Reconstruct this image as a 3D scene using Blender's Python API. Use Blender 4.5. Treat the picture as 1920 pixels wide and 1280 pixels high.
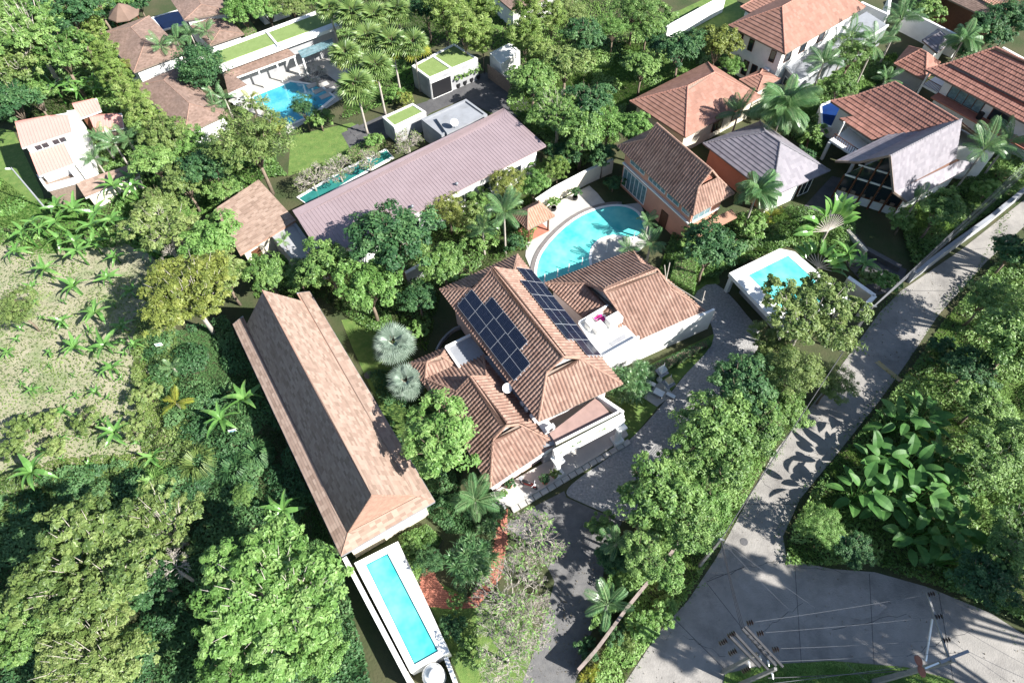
import bpy, math, random
import numpy as np
from mathutils import Vector, Matrix, Quaternion
sc = bpy.context.scene
for o in list(bpy.data.objects): bpy.data.objects.remove(o)
R_ = math.radians
# ------------------------------------------------------------------ camera
FPX, NAD, HCAM = 1220.0, (985.0, 1460.0), 57.0
_dx, _dy = NAD[0]-960, NAD[1]-640
ROLL = math.atan2(_dx, _dy); PITCH = math.atan2(FPX, math.hypot(_dx, _dy))
_F = Vector((0, math.cos(PITCH), -math.sin(PITCH)))
_D0 = Vector((0, -math.sin(PITCH), -math.cos(PITCH))); _R0 = Vector((1, 0, 0))
_R = math.cos(ROLL)*_R0 + math.sin(ROLL)*_D0
_D = -math.sin(ROLL)*_R0 + math.cos(ROLL)*_D0
cd = bpy.data.cameras.new('camera'); cam = bpy.data.objects.new('camera', cd); sc.collection.objects.link(cam)
cd.sensor_width = 36; cd.lens = 36*FPX/1920; cd.clip_end = 2000; cd.clip_start = 1
m = Matrix((_R, -_D, -_F)).transposed().to_4x4(); m.translation = (0, 0, HCAM); cam.matrix_world = m
sc.camera = cam
# ------------------------------------------------------------------ sky, sun, exposure
SUN_EL, SUN_AZ = 37.0, math.atan2(0.9, -0.44)
w = bpy.data.worlds.new('World'); sc.world = w; w.use_nodes = True
nt = w.node_tree; sky = nt.nodes.new('ShaderNodeTexSky'); sky.sky_type = 'NISHITA'; sky.sun_disc = False
sky.sun_elevation = R_(SUN_EL); sky.sun_rotation = SUN_AZ; sky.air_density = 1.0; sky.dust_density = 0.6; sky.ozone_density = 1.5
nt.links.new(sky.outputs[0], nt.nodes['Background'].inputs[0]); nt.nodes['Background'].inputs[1].default_value = 0.07
sd = bpy.data.lights.new('sun', 'SUN'); sun = bpy.data.objects.new('sun', sd); sc.collection.objects.link(sun)
sd.energy = 4.8; sd.angle = R_(0.5); sd.color = (1.0, 0.97, 0.92)
_c = math.cos(R_(SUN_EL))
sun.rotation_euler = Vector((-_c*math.sin(SUN_AZ), -_c*math.cos(SUN_AZ), -math.sin(R_(SUN_EL)))).to_track_quat('-Z', 'Y').to_euler()
sun.location = (60, -30, 70)
vs = sc.view_settings; vs.view_transform = 'Standard'; vs.look = 'None'; vs.gamma = 1.0; vs.exposure = 1.48; vs.use_curve_mapping = False
sc.cycles.max_bounces = 6; sc.cycles.diffuse_bounces = 3; sc.cycles.glossy_bounces = 2; sc.cycles.transmission_bounces = 3
sc.cycles.transparent_max_bounces = 4
rng = np.random.default_rng(7); random.seed(5)

# ------------------------------------------------------------------ helpers
def ray(u, v): return _F + (u-960)/FPX*_R + (v-640)/FPX*_D
def P(u, v, z=0.0):                       # pixel of the photograph -> point at height z
    d = ray(float(u), float(v)); t = (z-HCAM)/d.z
    return Vector((0, 0, HCAM)) + t*d
def depth(u, v, z=0.0): return (P(u, v, z)-Vector((0, 0, HCAM))).dot(_F)
def mpp(u, v, z=0.0): return depth(u, v, z)/FPX     # metres per photo pixel
C = sc.collection
ORG = {}
def T(name, label, cat, loc=(0, 0, 0), group=None):  # a thing: an Empty at its base
    o = bpy.data.objects.new(name, None); C.objects.link(o); o.location = loc; o.empty_display_size = .3
    o['label'] = label; o['category'] = cat
    if group: o['group'] = group
    ORG[o] = Vector(loc); return o
def tag(o, label, cat, group=None):
    o['label'] = label; o['category'] = cat
    if group: o['group'] = group
    return o
def mesh(name, V, F, mat, tint=None, smooth=False):
    me = bpy.data.meshes.new(name)
    if isinstance(V, np.ndarray) and isinstance(F, np.ndarray):
        n, k = F.shape
        me.vertices.add(len(V)); me.vertices.foreach_set('co', V.astype(np.float32).ravel())
        me.loops.add(n*k); me.loops.foreach_set('vertex_index', F.astype(np.int32).ravel())
        me.polygons.add(n); me.polygons.foreach_set('loop_start', np.arange(0, n*k, k, dtype=np.int32))
        me.polygons.foreach_set('loop_total', np.full(n, k, dtype=np.int32))
        me.update(calc_edges=True)
    else:
        me.from_pydata([tuple(v) for v in V], [], F); me.update()
    if tint is not None:
        a = me.attributes.new('tint', 'FLOAT', 'FACE'); a.data.foreach_set('value', np.asarray(tint, dtype=np.float32))
    me.polygons.foreach_set('use_smooth', np.full(len(me.polygons), bool(smooth)))
    if mat: me.materials.append(mat)
    return me
def link(name, me, parent=None, loc=None):
    o = bpy.data.objects.new(name, me); C.objects.link(o)
    if parent: o.parent = parent; ORG[o] = ORG.get(parent, Vector((0, 0, 0)))
    if loc is not None: o.location = loc
    return o
class MB:
    def __init__(s): s.v = []; s.f = []
    def add(s, V, F):
        b = len(s.v); s.v += [Vector(v) for v in V]; s.f += [tuple(i+b for i in f) for f in F]; return s
    def prism(s, poly, z0, z1):            # poly: points, z0/z1 numbers; or z1 None: poly as top, z0 thickness
        n = len(poly)
        lo = [Vector((p[0], p[1], z0)) for p in poly]; hi = [Vector((p[0], p[1], z1)) for p in poly]
        ar = sum(poly[i][0]*poly[(i+1) % n][1]-poly[(i+1) % n][0]*poly[i][1] for i in range(n))
        if ar < 0: lo.reverse(); hi.reverse()
        return s.add(lo+hi, [tuple(range(n-1, -1, -1)), tuple(range(n, 2*n))]+[(i, (i+1) % n, n+(i+1) % n, n+i) for i in range(n)])
    def slab(s, poly, th):                 # sloped polygon given thickness downwards
        n = len(poly); lo = [Vector(p)-Vector((0, 0, th)) for p in poly]
        return s.add([Vector(p) for p in poly]+lo, [tuple(range(n)), tuple(range(2*n-1, n-1, -1))]+[(i, n+i, n+(i+1) % n, (i+1) % n) for i in range(n)])
    def box(s, c, d, rz=0.0):
        c = Vector(c); x, y, z = d[0]/2, d[1]/2, d[2]/2; cs, sn = math.cos(rz), math.sin(rz)
        V = [c+Vector((cs*a*x-sn*b*y, sn*a*x+cs*b*y, e*z)) for e in (-1, 1) for a, b in ((-1, -1), (1, -1), (1, 1), (-1, 1))]
        return s.add(V, [(3, 2, 1, 0), (4, 5, 6, 7), (0, 1, 5, 4), (1, 2, 6, 5), (2, 3, 7, 6), (3, 0, 4, 7)])
    def bar(s, a, b, w, h):                # box beam from a to b
        a, b = Vector(a), Vector(b); d = (b-a).normalized(); sd = d.cross(Vector((0, 0, 1)))
        sd = sd.normalized() if sd.length > 1e-4 else Vector((1, 0, 0)); up = sd.cross(d)
        V = [p+sd*(i*w/2)+up*(j*h/2) for p in (a, b) for i, j in ((-1, -1), (1, -1), (1, 1), (-1, 1))]
        return s.add(V, [(0, 1, 2, 3), (7, 6, 5, 4), (0, 4, 5, 1), (1, 5, 6, 2), (2, 6, 7, 3), (3, 7, 4, 0)])
    def tube(s, pts, rad, n=6, cap=True):
        pts = [Vector(p) for p in pts]; rad = rad if hasattr(rad, '__len__') else [rad]*len(pts); b = len(s.v); k = len(pts)
        for i, p in enumerate(pts):
            d = (pts[min(i+1, k-1)]-pts[max(i-1, 0)]).normalized(); x = d.cross(Vector((.31, .22, .93)))
            x = x.normalized() if x.length > 1e-3 else Vector((1, 0, 0)); y = d.cross(x)
            for j in range(n):
                t = 2*math.pi*j/n; s.v.append(p+x*(math.cos(t)*rad[i])+y*(math.sin(t)*rad[i]))
        for i in range(k-1):
            for j in range(n):
                s.f.append((b+i*n+j, b+i*n+(j+1) % n, b+(i+1)*n+(j+1) % n, b+(i+1)*n+j))
        if cap: s.f.append(tuple(b+j for j in range(n-1, -1, -1))); s.f.append(tuple(b+(k-1)*n+j for j in range(n)))
        return s
    def lathe(s, c, prof, n=14):           # prof: (radius, z)
        c = Vector(c); return s.tube([c+Vector((0, 0, z)) for r, z in prof], [max(r, .001) for r, z in prof], n)
    def build(s, name, mat, parent=None, smooth=False, loc=None):
        o0 = ORG.get(parent, Vector((0, 0, 0))) if parent else Vector(loc if loc is not None else (0, 0, 0))
        me = mesh(name, [v-o0 for v in s.v], s.f, mat, smooth=smooth)
        o = link(name, me, parent, None if parent else o0)
        if not parent: ORG[o] = o0
        return o
def struct(o): o['kind'] = 'structure'; return o
# ------------------------------------------------------------------ materials
def lin(c): return tuple((x/12.92 if x <= .04045 else ((x+.055)/1.055)**2.4) for x in c)
def mat(name, col, rough=.8, var=.0, vscale=2.0, col2=None, bump=0.0, bscale=20.0, spec=.3, tint=None, metal=0.0, detail=6, stain=None, sscale=.35, samt=.5):
    """col..col2 mixed by noise; tint: list of colours picked by the face attribute; stain: a third colour in large uneven patches"""
    m = bpy.data.materials.new(name); m.use_nodes = True; n = m.node_tree.nodes; L = m.node_tree.links
    b = n['Principled BSDF']; b.inputs['Roughness'].default_value = rough; b.inputs['Specular IOR Level'].default_value = spec; b.inputs['Metallic'].default_value = metal
    tc = n.new('ShaderNodeTexCoord')
    src = None
    if tint:
        at = n.new('ShaderNodeAttribute'); at.attribute_name = 'tint'; r = n.new('ShaderNodeValToRGB')
        while len(r.color_ramp.elements) < len(tint): r.color_ramp.elements.new(.5)
        for i, c in enumerate(tint):
            r.color_ramp.elements[i].position = i/(len(tint)-1); r.color_ramp.elements[i].color = (*c, 1)
        L.new(at.outputs['Fac'], r.inputs[0]); src = r.outputs[0]
    if col2 or var:
        nz = n.new('ShaderNodeTexNoise'); nz.inputs['Scale'].default_value = vscale; nz.inputs['Detail'].default_value = detail; nz.inputs['Roughness'].default_value = .62
        L.new(tc.outputs['Object'], nz.inputs['Vector'])
        mp = n.new('ShaderNodeMapRange'); mp.inputs[1].default_value = .32; mp.inputs[2].default_value = .68; L.new(nz.outputs['Fac'], mp.inputs[0])
        mx = n.new('ShaderNodeMix'); mx.data_type = 'RGBA'; L.new(mp.outputs[0], mx.inputs[0])
        if src is None:
            c2 = col2 if col2 else tuple(x*(1-var) for x in col)
            mx.inputs[6].default_value = (*col, 1); mx.inputs[7].default_value = (*c2, 1)
        else:
            mx.blend_type = 'MULTIPLY'; L.new(src, mx.inputs[6]); mx.inputs[7].default_value = (1-var, 1-var, 1-var, 1)
        src = mx.outputs[2]
    if stain:
        nz = n.new('ShaderNodeTexNoise'); nz.inputs['Scale'].default_value = sscale; nz.inputs['Detail'].default_value = 8; nz.inputs['Roughness'].default_value = .7
        L.new(tc.outputs['Object'], nz.inputs['Vector'])
        mp = n.new('ShaderNodeMapRange'); mp.inputs[1].default_value = .48; mp.inputs[2].default_value = .68; mp.inputs[4].default_value = samt; L.new(nz.outputs['Fac'], mp.inputs[0])
        mx = n.new('ShaderNodeMix'); mx.data_type = 'RGBA'; L.new(mp.outputs[0], mx.inputs[0])
        if src is None: mx.inputs[6].default_value = (*col, 1)
        else: L.new(src, mx.inputs[6])
        mx.inputs[7].default_value = (*stain, 1); src = mx.outputs[2]
    if src is None: b.inputs['Base Color'].default_value = (*col, 1)
    else: L.new(src, b.inputs['Base Color'])
    if bump:
        nz = n.new('ShaderNodeTexNoise'); nz.inputs['Scale'].default_value = bscale; nz.inputs['Detail'].default_value = 5; L.new(tc.outputs['Object'], nz.inputs['Vector'])
        bp = n.new('ShaderNodeBump'); bp.inputs['Strength'].default_value = bump; bp.inputs['Distance'].default_value = .1; L.new(nz.outputs['Fac'], bp.inputs['Height']); L.new(bp.outputs[0], b.inputs['Normal'])
    return m
def leafmat(name, cols, rough=.45, trans=.3, spec=.35):
    m = bpy.data.materials.new(name); m.use_nodes = True; n = m.node_tree.nodes; L = m.node_tree.links; b = n['Principled BSDF']
    b.inputs['Roughness'].default_value = rough; b.inputs['Specular IOR Level'].default_value = spec
    at = n.new('ShaderNodeAttribute'); at.attribute_name = 'tint'; oi = n.new('ShaderNodeObjectInfo')
    ad = n.new('ShaderNodeMath'); ad.operation = 'MULTIPLY_ADD'; ad.inputs[1].default_value = .34; L.new(oi.outputs['Random'], ad.inputs[0])
    sb = n.new('ShaderNodeMath'); sb.operation = 'SUBTRACT'; sb.inputs[1].default_value = .17; L.new(at.outputs['Fac'], sb.inputs[0]); L.new(sb.outputs[0], ad.inputs[2])
    r = n.new('ShaderNodeValToRGB')
    while len(r.color_ramp.elements) < len(cols): r.color_ramp.elements.new(.5)
    for i, c in enumerate(cols):
        r.color_ramp.elements[i].position = i/(len(cols)-1); r.color_ramp.elements[i].color = (*c, 1)
    L.new(ad.outputs[0], r.inputs[0]); L.new(r.outputs[0], b.inputs['Base Color'])
    t = n.new('ShaderNodeBsdfTranslucent'); hs = n.new('ShaderNodeHueSaturation'); hs.inputs['Value'].default_value = 1.3; hs.inputs['Hue'].default_value = .49
    L.new(r.outputs[0], hs.inputs['Color']); L.new(hs.outputs[0], t.inputs[0])
    mx = n.new('ShaderNodeMixShader'); mx.inputs[0].default_value = trans; L.new(b.outputs[0], mx.inputs[1]); L.new(t.outputs[0], mx.inputs[2])
    L.new(mx.outputs[0], n['Material Output'].inputs[0]); return m
def watermat(name, pale_tone, deep, scale=.5):  # pale and deep noise patches stand in for caustic light on the water
    m = mat(name, pale_tone, rough=.08, col2=deep, vscale=scale, spec=.5, detail=3, bump=.12, bscale=2.2); return m
M = {}
M['ground'] = mat('ground_earth', (.035, .055, .018), .95, col2=(.075, .07, .036), vscale=.25, bump=.6, bscale=4)
M['soil'] = mat('field_soil', (.315, .285, .205), .95, col2=(.24, .235, .145), vscale=.35, bump=.5, bscale=6, stain=(.12, .18, .06), sscale=.3, samt=.95)
M['lawn'] = mat('lawn_grass', (.12, .19, .045), .9, col2=(.075, .135, .03), vscale=.9, bump=.7, bscale=14, stain=(.2, .23, .07), sscale=1.6, samt=.5)
M['roofgrass'] = mat('clipped_turf', (.185, .25, .085), .9, col2=(.15, .21, .065), vscale=1.2, bump=.4, bscale=16)
M['concrete'] = mat('road_concrete', (.30, .28, .255), .9, col2=(.22, .207, .19), vscale=.55, bump=.35, bscale=9, stain=(.15, .14, .13), sscale=.3, samt=.85, detail=10)
M['joint'] = mat('joint_tar', (.06, .06, .06), .9)
M['pebble'] = mat('pebble_drive', (.36, .35, .335), .9, col2=(.22, .215, .215), vscale=4.5, bump=.9, bscale=10, detail=2)
M['asphalt'] = mat('dark_drive', (.155, .15, .145), .9, col2=(.105, .103, .104), vscale=1.3, bump=.3, bscale=12)
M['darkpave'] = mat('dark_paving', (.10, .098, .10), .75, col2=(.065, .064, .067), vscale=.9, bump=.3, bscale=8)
M['stone'] = mat('pale_stone', (.46, .44, .405), .75, col2=(.37, .355, .33), vscale=1.1, bump=.15, bscale=9, stain=(.33, .32, .3), sscale=.6, samt=.4)
M['brick'] = mat('brick_paving', (.44, .17, .115), .85, col2=(.34, .13, .09), vscale=3)
M['white'] = mat('white_render', (.78, .77, .74), .8, col2=(.70, .69, .66), vscale=.8, stain=(.5, .49, .46), sscale=.7, samt=.35)
M['cream'] = mat('cream_render', (.68, .62, .50), .8, col2=(.58, .53, .43), vscale=.8, stain=(.36, .34, .28), sscale=.6, samt=.4)
M['pinkwall'] = mat('pink_render', (.66, .50, .47), .85, var=.12, vscale=.8)
M['peach'] = mat('peach_render', (.56, .27, .19), .85, col2=(.47, .22, .155), vscale=.6, stain=(.36, .19, .14), sscale=.5, samt=.4)
M['grey'] = mat('grey_concrete', (.36, .36, .36), .85, col2=(.27, .27, .28), vscale=.6, stain=(.16, .16, .16), sscale=.5, samt=.5)
M['ltgrey'] = mat('light_grey_deck', (.27, .28, .30), .8, col2=(.22, .23, .245), vscale=.5, stain=(.16, .16, .165), sscale=.6, samt=.5)
M['wood'] = mat('dark_timber', (.13, .055, .03), .6, var=.35, vscale=3)
M['wood2'] = mat('weathered_timber', (.25, .19, .15), .8, var=.35, vscale=5)
M['glass'] = mat('dark_glass', (.02, .028, .035), .06, spec=.7)
M['glassb'] = mat('curtained_glass', (.16, .27, .30), .15, var=.5, vscale=2.5, spec=.6)
M['metal'] = mat('galvanised_metal', (.25, .265, .28), .45, metal=.6, var=.2, vscale=6)
M['alu'] = mat('aluminium', (.75, .76, .78), .35, metal=.5)
M['polec'] = mat('pole_concrete', (.25, .245, .235), .85, var=.25, vscale=3, bump=.2)
M['wire'] = mat('cable_black', (.05, .05, .055), .6)
M['wirea'] = mat('cable_aluminium', (.12, .125, .135), .5)
M['black'] = mat('black_plastic', (.015, .015, .017), .4)
M['red'] = mat('red_paint', (.25, .03, .02), .35)
M['orange'] = mat('rusty_disc', (.30, .12, .085), .7, var=.3)
M['magenta'] = mat('magenta_cloth', (.62, .03, .22), .9)
M['teal'] = mat('teal_cloth', (.06, .42, .36), .9)
M['blue'] = mat('blue_plastic', (.03, .24, .55), .4)
M['plastic'] = mat('white_plastic', (.78, .78, .77), .4)
M['insul'] = mat('brown_porcelain', (.03, .018, .016), .3, spec=.4)
M['bark'] = mat('bark', (.22, .17, .125), .95, col2=(.13, .10, .075), vscale=5, bump=.6, bscale=8)
M['barkg'] = mat('pale_bark', (.42, .38, .33), .9, col2=(.30, .27, .23), vscale=5, bump=.4, bscale=8)
M['terra'] = mat('terracotta_pot', (.40, .17, .10), .8)
M['pool'] = watermat('pool_water_turquoise', (.18, .60, .53), (.035, .39, .40), .35)
M['poolb'] = watermat('pool_water_blue', (.08, .40, .47), (.03, .26, .40), .4)
M['poold'] = watermat('pool_water_navy', (.012, .04, .16), (.01, .028, .11), .6)
M['poolg'] = watermat('pool_water_green', (.03, .2, .17), (.02, .12, .11), .6)
M['coping'] = mat('coping_tile_grey', (.20, .18, .17), .8, var=.3, vscale=4)
def ramp(*h): return [tuple(c) for c in h]
M['tile'] = mat('clay_tile_brown', (0, 0, 0), .8, var=.28, vscale=.8, tint=ramp((.205, .122, .092), (.245, .148, .112), (.275, .17, .13), (.315, .20, .155)), stain=(.35, .245, .19), sscale=.5, samt=.5)
M['tilered'] = mat('clay_tile_red', (0, 0, 0), .75, var=.22, vscale=.7, tint=ramp((.25, .115, .085), (.30, .14, .105), (.345, .165, .125)), stain=(.21, .11, .09), sscale=.5, samt=.4)
M['tileor'] = mat('clay_tile_orange', (0, 0, 0), .75, var=.15, vscale=.7, tint=ramp((.31, .17, .115), (.35, .20, .14), (.39, .23, .165)))
M['tilebr'] = mat('flat_tile_brown', (0, 0, 0), .75, var=.2, vscale=.6, tint=ramp((.25, .13, .095), (.285, .15, .11), (.315, .17, .13)))
M['tilegrey'] = mat('flat_tile_grey', (0, 0, 0), .6, var=.15, vscale=.6, tint=ramp((.17, .155, .175), (.20, .185, .205), (.23, .21, .23)), spec=.45)
M['shingle'] = mat('brown_shingle', (0, 0, 0), .9, var=.1, vscale=1.2, tint=ramp((.23, .16, .122), (.285, .20, .155), (.32, .23, .18), (.36, .265, .21)))
M['shinglep'] = mat('weathered_shingle', (0, 0, 0), .9, var=.3, vscale=.5, tint=ramp((.20, .135, .105), (.25, .17, .135), (.295, .205, .165)), stain=(.165, .12, .10), sscale=.35, samt=.5)
M['sheet'] = mat('pink_metal_sheet', (.265, .205, .212), .5, var=.12, vscale=.5, spec=.4, stain=(.235, .175, .18), sscale=.25, samt=.5)
M['sheetp'] = mat('salmon_metal_sheet', (.53, .28, .24), .55, var=.1, vscale=.4)
M['cap'] = mat('ridge_tile', (.34, .215, .16), .8, col2=(.26, .155, .115), vscale=2.5)
M['capred'] = mat('ridge_tile_red', (.40, .2, .15), .8, var=.2, vscale=2)
M['capgrey'] = mat('ridge_tile_grey', (.2, .19, .205), .7, var=.2, vscale=2)
M['panel'] = mat('solar_cell', (.004, .007, .022), .12, spec=.5, var=.25, vscale=1)
M['terrace'] = mat('terrace_tile', (.33, .22, .19), .8, var=.2, vscale=1.5)
M['frame'] = mat('anodised_frame', (.30, .31, .33), .45)
M['armdark'] = mat('dark_steel_arm', (.06, .06, .063), .6, var=.3, vscale=4)
M['mossy'] = mat('weathered_wall', (.34, .27, .24), .9, col2=(.22, .18, .16), vscale=1.5, stain=(.1, .1, .07), sscale=.8, samt=.8)
M['wtile'] = mat('waterline_tile', (.02, .14, .19), .3, var=.4, vscale=9)
M['busbar'] = mat('busbar_silver', (.05, .06, .09), .4)
M['leaf'] = leafmat('leaf_green', ramp((.052, .115, .028), (.108, .205, .05), (.175, .29, .078), (.24, .36, .11)))
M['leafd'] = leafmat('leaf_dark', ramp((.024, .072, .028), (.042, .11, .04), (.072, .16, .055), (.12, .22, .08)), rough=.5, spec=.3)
M['leafb'] = leafmat('leaf_bright', ramp((.085, .175, .042), (.135, .265, .062), (.19, .335, .088), (.27, .40, .135)), trans=.38)
M['leafo'] = leafmat('leaf_olive', ramp((.062, .11, .03), (.122, .185, .048), (.18, .25, .072), (.245, .30, .105)))
M['leafy'] = leafmat('leaf_yellow', ramp((.10, .135, .028), (.165, .205, .042), (.225, .265, .06), (.29, .30, .08)))
M['bamboo'] = leafmat('leaf_bamboo', ramp((.10, .175, .034), (.165, .255, .055), (.22, .31, .08), (.29, .36, .12)))
M['palm'] = leafmat('palm_leaf', ramp((0.042, 0.112, 0.043), (0.084, 0.189, 0.069), (0.140, 0.252, 0.098), (0.210, 0.294, 0.137)), rough=.35, spec=.55)
M['palmy'] = leafmat('palm_leaf_yellow', ramp((.12, .17, .02), (.19, .24, .03), (.27, .28, .045), (.34, .30, .06)), rough=.4)
M['silver'] = leafmat('silver_palm_leaf', ramp((.12, .175, .13), (.17, .23, .175), (.22, .28, .22), (.28, .34, .27)), trans=.12)
M['banana'] = leafmat('banana_leaf', ramp((0.061, 0.165, 0.036), (0.099, 0.231, 0.050), (0.143, 0.286, 0.072), (0.220, 0.330, 0.100)), rough=.3, trans=.3, spec=.5)
M['bigleaf'] = leafmat('elephant_ear_leaf', ramp((.035, .105, .026), (.055, .145, .034), (.08, .185, .045), (.12, .23, .06)), rough=.5, trans=.25, spec=.22)
M['fan'] = leafmat('fan_palm_leaf', ramp((.08, .15, .045), (.13, .21, .06), (.18, .26, .08), (.25, .30, .10)), rough=.4)
M['dry'] = leafmat('dry_leaf', ramp((.16, .12, .06), (.24, .19, .11), (.32, .27, .18)), trans=.15)
# ------------------------------------------------------------------ roofs
# style: tile width, course length, relief, step, samples across a tile, material, cap material, cap radius
ST = {'roman': (.36, .42, .10, .035, 6, 'tile', 'cap', .12), 'romanred': (.33, .36, .04, .03, 6, 'tilered', 'capred', .12),
      'romanor': (.3, .36, .07, .03, 6, 'tileor', 'cap', .1),
      'flat': (.36, .5, .0, .05, 1, 'tilebr', 'capred', .1), 'flatred': (.36, .52, .03, .06, 3, 'tilered', 'capred', .11),
      'flatgrey': (.36, .48, .0, .05, 1, 'tilegrey', 'capgrey', .1),
      'shingle': (.5, .26, .0, .03, 1, 'shingle', 'cap', .05), 'shinglep': (.3, .24, .0, .02, 1, 'shinglep', 'cap', .04),
      'sheet': (.42, 50, .035, .0, 8, 'sheet', 'capred', .04), 'sheetp': (.36, 50, .05, .0, 8, 'sheetp', 'capred', .04)}
def flat(poly):
    p = [Vector(q) for q in poly]; O = p[0]; e = (p[1]-O).normalized()
    t = max(p[2:], key=lambda q: q.z if abs(q.z-p[-1].z) > 1e-3 else p[-1].z); n = e.cross(t-O)
    if n.z < 0: n = -n
    return p[:2]+[q if q is t else Vector((q.x, q.y, O.z-((q.x-O.x)*n.x+(q.y-O.y)*n.y)/n.z)) for q in p[2:]]
def tile_field(root, poly, style, name='tile_field', lift=.03):
    """real tile relief over a sloped polygon; poly[0]->poly[1] is the eave"""
    w, l, A, step, k, mk, _, _ = ST[style]
    p = flat(poly); O = p[0]; e = (p[1]-p[0]).normalized()
    top = max(p, key=lambda q: (q-O-e*(q-O).dot(e)).length); s_ = top-O-e*(top-O).dot(e); S = s_.length; s_ = s_/S
    n = e.cross(s_)
    if n.z < 0: n = -n
    xs2 = [((q-O).dot(e), (q-O).dot(s_)) for q in p]
    mx = max(b for a, b in xs2); N = len(p)
    def chain(seq):
        out = []
        for i in seq:
            out.append(xs2[i])
            if xs2[i][1] > mx-1e-3*max(1, mx)-.002: break
        return np.array(out)
    Rc = chain(range(1, N)); Lc = chain([0]+list(range(N-1, 1, -1)))
    for c in (Rc, Lc):
        c[:, 1] = np.maximum.accumulate(c[:, 1]+np.arange(len(c))*1e-5)
    nc = max(1, int(round(S/l))); nc = 6 if l > 20 else nc; l = S/nc
    x0, x1 = min(Lc[:, 0]), max(Rc[:, 0])
    nt_ = int(math.ceil((x1-x0)/w)); fr = np.arange(k)/k
    if style.startswith('sheet'): prof = np.array([0, 1, 1, 0]+[0]*(k-4))*A; fr = np.array([0, .05, .14, .19]+list(np.linspace(.3, .9, k-4)))
    elif A: prof = A*(np.abs(np.cos(np.pi*(fr)))**1.2)
    else: prof = np.zeros(k)
    xg = (x0+(np.arange(nt_)[:, None]+fr[None, :])*w).ravel(); xg = np.append(xg, x0+nt_*w); hg = np.append(np.tile(prof, nt_), prof[0]); m_ = len(xg)
    rows = []
    jit = rng.uniform(-.004, .004, (nc, nt_)).repeat(k, axis=1); jit = np.concatenate([jit, jit[:, -1:]], axis=1)
    for i in range(nc):
        for s, h in ((i*l, step), ((i+1)*l, 0.0)):
            a = np.interp(s, Lc[:, 1], Lc[:, 0]); b = np.interp(s, Rc[:, 1], Rc[:, 0])
            x = np.clip(xg, a, b); hh = hg+h+lift+jit[i]
            rows.append(np.array(O)[None]+x[:, None]*np.array(e)+s*np.array(s_)[None]+hh[:, None]*np.array(n))
    V = np.concatenate(rows); idx = np.arange(len(rows)*m_).reshape(len(rows), m_)
    q = np.stack([idx[:-1, :-1], idx[:-1, 1:], idx[1:, 1:], idx[1:, :-1]], -1)
    d = np.cross(np.array(e), np.array(s_)) @ np.array(n)
    if d < 0: q = q[..., ::-1]
    tt = rng.random((nc, nt_)).repeat(k, axis=1); tt = np.repeat(tt, 2, axis=0)[:len(rows)-1]
    F = q.reshape(-1, 4); tt = tt.ravel()
    W = V[F]; ok = np.linalg.norm(np.cross(W[:, 2]-W[:, 0], W[:, 3]-W[:, 1]), axis=1) > 1e-5
    o0 = np.array(ORG[root]); ob = link(name, mesh(name, V-o0, F[ok], M[mk], tint=tt[ok]), root); ob['kind'] = 'stuff'
    return ob
def deck(root, polys, th=.14, m='wood2', name='roof_deck'):
    b = MB()
    for p in polys: b.slab([Vector(q)-Vector((0, 0, .03)) for q in flat(p)], th)
    return b.build(name, M[m], root)
def caps(root, lines, style, name='ridge_cap'):
    _, _, _, _, _, _, cm, r = ST[style]; b = MB()
    for a, c in lines:
        a, c = Vector(a), Vector(c); L = (c-a).length; n = max(1, int(L/.36)); d = (c-a)/n; up = Vector((0, 0, .04))
        for i in range(n): b.tube([a+d*i+up, a+d*(i+1.06)+up], [r*1.18, r*.9], 7)
    return b.build(name, M[cm], root)
def LP(a, b, t): return a+(b-a)*t
def quad(E, z):
    e = [P(*p, z) if p is not None and len(p) == 2 else p for p in E]
    for i in range(4):
        if e[i] is None: e[i] = e[i-1]+e[(i+1) % 4]-e[i-2]
    return e
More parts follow.
